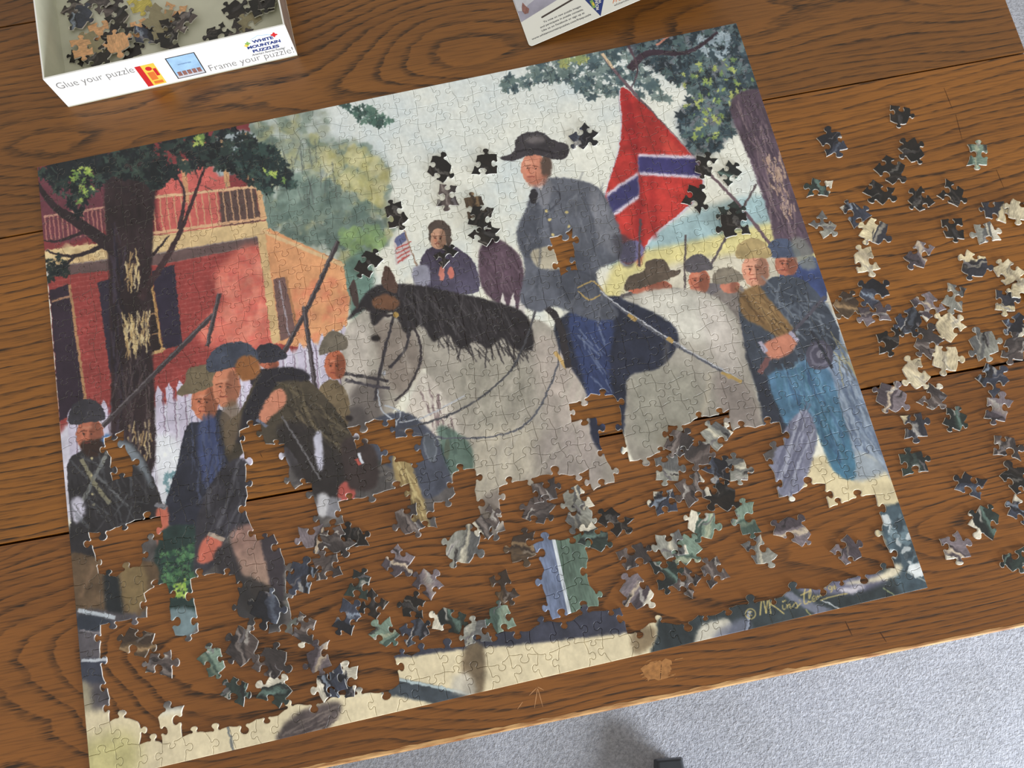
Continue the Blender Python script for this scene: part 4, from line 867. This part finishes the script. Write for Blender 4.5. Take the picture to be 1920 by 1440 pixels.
RIGHT = '''1687 215 K,1562 267 N,1713 282 K,1670 317 K,1832 287 G,1535 350 F,1648 360 K,1725 375 K,1782 362 K,1602 397 N,1537 420 S,1642 433 C,1787 428 K,1867 395 C,1914 392 P,1847 437 S,
1625 488 P,1727 473 M,1825 495 C,1890 508 P,1585 566 B,1640 552 N,1638 590 M,1667 636 K,1702 600 N,1738 572 M,1792 553 S,1782 612 P,1735 645 D,1772 668 P,1848 650 S,1884 563 C,1914 548 P,1910 607 N,1903 655 D,
1718 695 P,1858 712 N,1673 743 M,1748 747 D,1710 795 C,1790 787 F,1870 770 M,1713 870 F,1887 835 D,1822 905 N,1912 905 K,1847 980 F,1787 1023 M,1907 1050 F,1916 965 N'''
GAPS = '''1343 813 S,1305 842 D,1347 877 N,1374 880 S,1300 917 D,1352 926 K,1245 875 S,1247 942 N,1280 840 D,1080 938 S,1008 962 D,1403 973 G,1490 997 M,1423 1030 S,1585 1032 M,1318 983 G,1284 1033 G,1337 1077 D,1290 1085 D,
1085 968 S,1152 978 K,1115 1007 F,1187 1043 D,1190 1110 M,1260 1024 S,1262 1075 F,983 1025 B,868 1022 S,912 975 D,782 968 D,743 1050 M,660 1010 K,946 1100 B,800 1098 M,673 1097 F,697 1137 K,780 1140 K,845 1163 F,940 1158 G,892 1190 S,725 1188 G,650 1160 N,
778 1180 N,645 1278 N,590 1005 M,565 1077 N,612 1067 D,500 1137 N,570 1180 D,600 1237 M,626 1280 N,450 1213 D,503 1240 D,397 1243 G,443 1293 F,515 1300 F,257 1207 B,297 1243 D,1018 918 D,636 1010 D'''
SKY = '''822 316 K,908 314 K,838 367 D,745 402 K,893 388 B,903 412 K,908 440 K,690 495 K,1095 255 N,1325 313 K,1367 325 F,1300 375 K,1370 398 F,1380 424 K,833 480 K'''
BOX = '''250 50 D,320 120 N,555 45 D,580 130 K,750 12 Y,475 215 O,475 280 K,740 195 O,630 240 K,785 245 N,690 330 K,600 300 O,420 315 T,860 190 T,980 80 O,990 185 K,1060 170 D,
1300 225 K,1385 75 K,1500 150 T,1590 50 K,,960 295 K,300 400 K,355 345 O,445 400 K,1430 245 D,930 135 T,1640 15 K,480 30 D,,'''
def parse(s): return [(float(a), float(b), c) for a, b, c in (e.split() for e in s.replace('\n', '').split(',') if e.strip())]
# a small island of six pieces already joined, lying in the gap
isl = tag(empty('joined_pieces'), 'upright strip of six joined pieces, blue and green with a white line, in the gap', 'puzzle pieces')
q = ground([(1060, 1080)], TH)[0]; isl.location = (q[0], q[1], 0.0); isl.rotation_euler = (0, 0, math.radians(-1))
r0, c0 = 9, 16; oc = np.array(((c0 + 1) * CW, (r0 + 1.5) * CH))
lt = KIND_TILES['L'][0]
for dr in range(3):
    for dc in range(2):
        p = outline(r0 + dr, c0 + dc) - oc
        ci_, si_ = math.cos(isl.rotation_euler[2]), math.sin(isl.rotation_euler[2]); m, sy, sx = cover(p @ np.array([[ci_, -si_], [si_, ci_]]).T + q[:2]); HM[sy, sx][m] = TH
        mid_ = np.array(((dc - 0.5) * CW, (dr - 1.0) * CH)); vs, fs, mi = piece_geo(p - mid_)
        def uvf(co, m_=mid_):
            g_ = co + m_; return np.stack([(lt[0] + 0.5 + np.clip(g_[:, 0] / 0.052, -0.46, 0.46)) / 8, 1 - (lt[1] + 0.5 - np.clip(g_[:, 1] / 0.09, -0.46, 0.46)) / 8], 1)
        link('piece', piece_mesh('piece', vs, fs, mi, uvf, [M['scrap'], M['board']]), isl, (mid_[0], mid_[1], 0))

for x, y, k in parse(RIGHT): place(x, y, k, 'right')
for x, y, k in parse(GAPS): place(x, y, k, 'gap', spread=0.008)
for x, y, k in parse(SKY): place(x, y, k, 'sky', spread=0.002)

# ------------------------------------------------------------------ the puzzle box, open, upper left
BA = Vector((0.0383, 0.6764, 0)); BANG = math.atan2(0.68266 - 0.67642, 0.28918 - 0.03835)
BW, BD, BH, BT = 0.2509, 0.20, 0.050, 0.0016
box = tag(empty('puzzle_box', BA, (0, 0, BANG)), 'open white cardboard puzzle box holding spare pieces', 'box')
v, f = boxv(0, BW, 0, BD, 0, BT); pyobj('box_floor', v, f, [M['inside']], box)
def wall(name, x0, x1, y0, y1, outer, label=None):
    v, f = boxv(x0, x1, y0, y1, BT, BH)
    o = pyobj(name, v, f, [M['inside'], M['white'], outer], box)
    return o
# faces of boxv: bottom, top, front(-y), right(+x), back(+y), left(-x)
o = wall('front_panel', 0, BW, 0, BT, M['white']); o.data.polygons.foreach_set('material_index', [0, 1, 2, 2, 0, 2])
o = wall('back_panel', 0, BW, BD - BT, BD, M['white']); o.data.polygons.foreach_set('material_index', [0, 1, 0, 2, 2, 2])
o = wall('left_panel', 0, BT, BT, BD - BT, M['white']); o.data.polygons.foreach_set('material_index', [0, 1, 2, 0, 2, 2])
o = wall('right_panel', BW - BT, BW, BT, BD - BT, M['sideprint']); o.data.polygons.foreach_set('material_index', [0, 1, 2, 2, 2, 0]); o['label'] = 'brown printed side'
def letters(txt, parent, loc, rot, size, width, mat, name='lettering', bold=0.0, shear=0.0, align='LEFT', space=1.0):
    cu = bpy.data.curves.new(name, 'FONT'); cu.body = txt; cu.size = size; cu.offset = bold; cu.shear = shear; cu.align_x = align; cu.space_character = space
    cu.extrude = 0.00002; cu.materials.append(mat); cu.resolution_u = 3
    o = bpy.data.objects.new(name, cu); COL.objects.link(o); o.parent = parent; o.location = loc; o.rotation_euler = rot
    bpy.context.view_layer.update(); wx = o.dimensions.x
    me = bpy.data.meshes.new_from_object(o); bpy.data.objects.remove(o)
    o = link(name, me, parent, loc, rot)
    if width and wx > 0: o.scale = (width / wx, 1, 1)
    return o
FR = (math.radians(90), 0, 0); FY = -0.00006
letters('Glue your puzzle', box, (0.0055, FY, 0.0305), FR, 0.0142, 0.0800, M['greytext'], bold=-0.00015)
letters('Frame your puzzle!', box, (0.1565, FY, 0.0062), FR, 0.0142, 0.0915, M['greytext'], bold=-0.00015)
def panel(name, pts, mat, parent=box, k=0):
    return pyobj(name, [(x, FY - 0.00003 * k, z) for x, z in pts], [tuple(range(len(pts)))], mat, parent)
def quad(a, b, c, d): return [(a, b), (c, b), (c, d), (a, d)]
gl = panel('glue_picture', quad(0.0885, 0.004, 0.1085, 0.038), M['yellow'])
def sub(name, pts, mat, par, k): return panel(name, pts, mat, par, k)
sub('red_band', quad(0.0885, 0.004, 0.0945, 0.038), M['red'], gl, 1); sub('red_dot', [(0.1005 + 0.0034 * math.cos(a), 0.031 + 0.0034 * math.sin(a)) for a in np.linspace(0, 6.28, 12)[:-1]], M['red'], gl, 1)
sub('orange_block', quad(0.0965, 0.0125, 0.1035, 0.0255), M['orange'], gl, 1); sub('red_block', quad(0.104, 0.018, 0.1075, 0.030), M['red'], gl, 1); sub('orange_foot', quad(0.097, 0.006, 0.1065, 0.0105), M['orange'], gl, 1)
fp = panel('frame_picture', quad(0.1215, 0.0055, 0.1525, 0.0405), M['black'])
sub('picture_sky', quad(0.1226, 0.0066, 0.1514, 0.0394), M['sky'], fp, 1); sub('picture_ground', quad(0.1226, 0.0066, 0.1514, 0.0115), M['lavlight'], fp, 2)
for k in range(5): sub('picture_house', quad(0.1245 + k * 0.0052, 0.0095, 0.1287 + k * 0.0052, 0.0165), M['brickprint'], fp, 3)
letters('WHITE MOUNTAIN PUZZLES', fp, (0.1300, FY - 0.0001, 0.0265), FR, 0.0022, 0.014, M['navy'])
lg = panel('logo_hill', [(0.2085, 0.0375), (0.2135, 0.0410), (0.2175, 0.0425), (0.2205, 0.0445), (0.2240, 0.0430), (0.2300, 0.0425), (0.2375, 0.0385), (0.2370, 0.0378), (0.2300, 0.0415), (0.2240, 0.0422), (0.2205, 0.0436), (0.2175, 0.0417), (0.2135, 0.0402)], M['sky'])
letters('WHITE', box, (0.2235, FY, 0.0340), FR, 0.0058, 0.0225, M['navy'], bold=0.00030, align='CENTER')
letters('MOUNTAIN', box, (0.2225, FY, 0.0268), FR, 0.0058, 0.0355, M['navy'], bold=0.00030, align='CENTER')
letters('PUZZLES', box, (0.2225, FY, 0.0198), FR, 0.0058, 0.0285, M['navy'], bold=0.00030, align='CENTER')
letters("America's Favorite Puzzles!", box, (0.2235, FY, 0.0150), FR, 0.0046, 0.0365, M['darktext'], shear=0.45, bold=0.00006, align='CENTER')
def icon(cx, cz, s, mat, par):
    pts = []
    for i in range(32):
        a = i / 32 * 2 * math.pi; r = s * (1 + 0.28 * math.cos(4 * a + 0.6)); pts.append((cx + r * math.cos(a), cz + r * math.sin(a)))
    return panel('logo_piece', pts, mat, par, 1)
icon(0.2072, 0.0352, 0.0024, M['green'], box); icon(0.2050, 0.0325, 0.0020, M['yellow'], box); icon(0.2365, 0.0395, 0.0029, M['red'], box)

# pieces lying in the box, measured on a 3.692x enlargement
for x, y, k in parse(BOX):
    X_, Y_ = 60 + x / 3.692, y / 3.692
    q = ground([(X_, Y_)], 0.004)[0]; lx = q[0] - BA.x; ly = q[1] - BA.y - lx * math.tan(BANG)
    lx = min(max(lx, 0.017), BW - 0.017); ly = max(ly, 0.0185)
    s_ = seen(np.array([[BA.x + lx, BA.y + ly + lx * math.tan(BANG), 0.0036]]))[0]
    place(s_[0], s_[1], k, 'box', spread=0.004, zbase=BT)

# ------------------------------------------------------------------ the poster sheet, its right side curling up off the table
O_ = Vector((0.5371, 0.6341, 0.0006)); A_ = Vector((0.1183, 0.0087, 0.027)).normalized(); B_ = Vector((-0.0015, 0.0624, 0.0)).normalized()
N_v = A_.cross(B_).normalized(); B_ = N_v.cross(A_).normalized()
mat = Matrix(((A_.x, B_.x, N_v.x, O_.x), (A_.y, B_.y, N_v.y, O_.y), (A_.z, B_.z, N_v.z, O_.z), (0, 0, 0, 1)))
card = tag(empty('poster'), 'white poster sheet with a lavender picture and small print, one corner showing', 'poster')
card.matrix_world = mat
CL, CD, CT = 0.24, 0.16, 0.0005
pts = [(0.004 * (1 - math.cos(a)), 0.004 * (1 - math.sin(a))) for a in np.linspace(0, math.pi / 2, 6)]
pts = pts + [(CL, 0), (CL, CD), (0, CD)]
pts = pts[:6][::1] + pts[6:]
n = len(pts)
vs = [(x, y, 0) for x, y in pts] + [(x, y, CT) for x, y in pts]
fs = [tuple(range(n - 1, -1, -1)), tuple(range(n, 2 * n))] + [(i, (i + 1) % n, n + (i + 1) % n, n + i) for i in range(n)]
pyobj('sheet', vs, fs, M['paper'], card)
def onsheet(name, pts, m, k=1, par=card): return pyobj(name, [(x, y, CT + 0.00006 * k) for x, y in pts], [tuple(range(len(pts)))], m, par)
pic = onsheet('picture', [(0.0004, 0.0325), (0.0385, 0.0393), (0.12, 0.055), (0.2, 0.07), (0.2, CD - 0.005), (0.0004, CD - 0.005)], M['lav'])
onsheet('snow_drift', [(0.001, 0.047), (0.008, 0.044), (0.013, 0.049), (0.022, 0.052), (0.02, 0.07), (0.001, 0.07)], M['lavlight'], 2, pic)
onsheet('picture_shrub', [(0.007, 0.040), (0.011, 0.0395), (0.0135, 0.044), (0.011, 0.049), (0.009, 0.055), (0.0065, 0.050), (0.0055, 0.045)], M['brickprint'], 3, pic)
d_ = Vector((0.0358, 0.0052)).normalized(); bar = []
for a in np.linspace(math.pi / 2, 1.5 * math.pi, 8): bar.append((0.0235 + 0.0011 * (math.cos(a) * d_.x - math.sin(a) * d_.y), 0.0279 + 0.0011 * (math.cos(a) * d_.y + math.sin(a) * d_.x)))
e_ = Vector((0.0235, 0.0279)) + d_ * 0.075
bar += [(e_.x + 0.0011 * d_.y, e_.y - 0.0011 * d_.x), (e_.x - 0.0011 * d_.y, e_.y + 0.0011 * d_.x)]
onsheet('printed_bar', bar, M['bar'])
for k, (tx, yb, wd, xc) in enumerate((('To vote on new puzzle images', 0.0204, 0.043, 0.0445), ('and participate in puzzle contests,', 0.0158, 0.0495, 0.0425), ('Like us on Facebook or sign up at', 0.0112, 0.049, 0.0425), ('www.whitemountainpuzzles.com/freepuzzle', 0.0064, 0.068, 0.039))):
    letters(tx, card, (xc, yb, CT + 0.00005), (0, 0, 0), 0.0032, wd, M['darktext'], 'small_print', bold=0.00004, align='CENTER')
pen_ = onsheet('pennant', [(0.0816, 0.0004), (0.1086, 0.05), (0.064, 0.05)], M['navy'])
letters('MOUNTAIN', pen_, (0.0825, 0.0085, CT + 0.00014), (0, 0, math.radians(78)), 0.0045, 0.021, M['paper'], 'pennant_lettering', bold=0.0001)
letters('WHITE', pen_, (0.0872, 0.0150, CT + 0.00014), (0, 0, math.radians(78)), 0.0040, 0.013, M['paper'], 'pennant_lettering', bold=0.0001)
onsheet('pennant_patch', [(0.0772, 0.0130), (0.0800, 0.0125), (0.0806, 0.0165), (0.0798, 0.0230), (0.0765, 0.0230)], M['green'], 2, pen_); onsheet('pennant_patch', [(0.0780, 0.0160), (0.0798, 0.0155), (0.0800, 0.0195), (0.0782, 0.0200)], M['yellow'], 3, pen_)
letters('whitemountainpuzzles.com', card, (0.0985, 0.0048, CT + 0.00005), (0, 0, 0), 0.0036, 0.044, M['darktext'], 'small_print')
letters('Free', card, (0.0975, 0.0088, CT + 0.00005), (0, 0, 0), 0.0060, 0.014, M['orange'], 'printed_word', shear=0.4)

# ------------------------------------------------------------------ the foot of a swivel chair on the carpet
ft = gp(1252, 1432, FLOOR_Z + 0.05)
chair = tag(empty('swivel_chair', (ft.x - 0.043, ft.y - 0.325, FLOOR_Z)), 'charcoal swivel chair foot poking in over the carpet in front of the table', 'chair')
def star(a, name='leg'):
    L0, L1 = 0.03, 0.335
    vs = []
    for (r, w2, zt, zb) in ((L0, 0.030, 0.105, 0.055), (0.2, 0.027, 0.082, 0.048), (L1 - 0.02, 0.026, 0.062, 0.036), (L1, 0.024, 0.058, 0.038)):
        for sx, z in ((-1, zb), (1, zb), (0.8, zt), (-0.8, zt)): vs.append((sx * w2, r, z))
    fs = [(3, 2, 1, 0), (12, 13, 14, 15)]
    for s in range(3):
        for i in range(4): j = (i + 1) % 4; fs.append((s * 4 + i, s * 4 + j, s * 4 + 4 + j, s * 4 + 4 + i))
    o = pyobj(name, vs, fs, M['plastic'], chair, (0, 0, 0), (0, 0, a)); bevel_obj(o, 0.003, 2)
    vs = []; fs = []
    for s in (-0.014, 0.014):
        b0 = len(vs)
        for xx in (s - 0.007, s + 0.007):
            for i in range(16): vs.append((xx, L1 - 0.035 + 0.02 * math.cos(i / 16 * 6.2832), 0.0205 + 0.02 * math.sin(i / 16 * 6.2832)))
        fs += [tuple(b0 + i for i in range(15, -1, -1)), tuple(b0 + 16 + i for i in range(16))] + [(b0 + i, b0 + (i + 1) % 16, b0 + 16 + (i + 1) % 16, b0 + 16 + i) for i in range(16)]
    w_ = pyobj('caster', vs, fs, M['plastic'], o)
for i in range(5): star(math.radians(-8) + i * 2 * math.pi / 5)
vs = []; fs = []
prof = [(0.036, 0.05), (0.038, 0.11), (0.026, 0.12), (0.025, 0.34), (0.05, 0.36), (0.05, 0.38)]
for r_, z_ in prof:
    for i in range(20): vs.append((r_ * math.cos(i / 20 * 6.2832), r_ * math.sin(i / 20 * 6.2832), z_))
fs = [tuple(range(19, -1, -1)), tuple(len(vs) - 20 + i for i in range(20))]
for s in range(len(prof) - 1):
    for i in range(20): j = (i + 1) % 20; fs.append((s * 20 + i, s * 20 + j, s * 20 + 20 + j, s * 20 + 20 + i))
pyobj('column', vs, fs, M['plastic'], chair)
M['cloth'] = plain('charcoal_seat_cloth', (48, 50, 56), 0.9, 0.2, 0.15, 300)
v, f = boxv(-0.22, 0.22, -0.21, 0.21, 0.38, 0.45); bevel_obj(pyobj('seat', v, f, M['cloth'], chair), 0.03, 4)

# ------------------------------------------------------------------ labels for the loose pieces
LOOK = {'K': 'near-black', 'N': 'slate-blue', 'D': 'dark grey', 'M': 'mauve-grey', 'G': 'pale green-grey', 'F': 'dark green', 'S': 'silver-grey',
        'P': 'cream', 'C': 'cream-and-black', 'B': 'brown', 'T': 'drab face-down', 'O': 'peach', 'Y': 'yellow'}
ORD = ['', 'second ', 'third ', 'fourth ', 'fifth ', 'sixth ', 'seventh ', 'eighth ', 'ninth ', 'tenth ', 'eleventh ', 'twelfth ', 'thirteenth ', 'fourteenth ', 'fifteenth ', 'sixteenth ', 'seventeenth ', 'eighteenth ']
ZONE = {'right': ('on bare wood beside the puzzle', 'loose pieces scattered beside the puzzle', 1),
        'gap': ('in the unfinished gap', 'loose pieces in the unfinished gap', 0),
        'sky': ('on top of the finished sky', 'loose pieces on the finished sky', 0),
        'box': ('inside the white box', 'spare pieces in the box', 0)}
for zn, (where, grp, ax) in ZONE.items():
    for kd, nm in LOOK.items():
        L = [e for e in LOOSE if e[4] == zn and e[3] == kd]
        L.sort(key=lambda e: e[1 + ax])
        for i, e in enumerate(L):
            if len(L) == 1: lab = f'the one {nm} puzzle piece {where}'
            else:
                n_ = len(L); side = ('top', 'bottom') if ax else ('left', 'right')
                first = i <= n_ // 2; o_ = ORD[i if first else n_ - 1 - i]
                rk = f'{o_}such from the {side[0 if first else 1]}' if o_ else {'top': 'topmost', 'bottom': 'lowest', 'left': 'leftmost', 'right': 'rightmost'}[side[0 if first else 1]] + ' such'
                lab = f'{nm} puzzle piece {where}, {rk}'
            tag(e[0], lab, 'puzzle piece', grp)
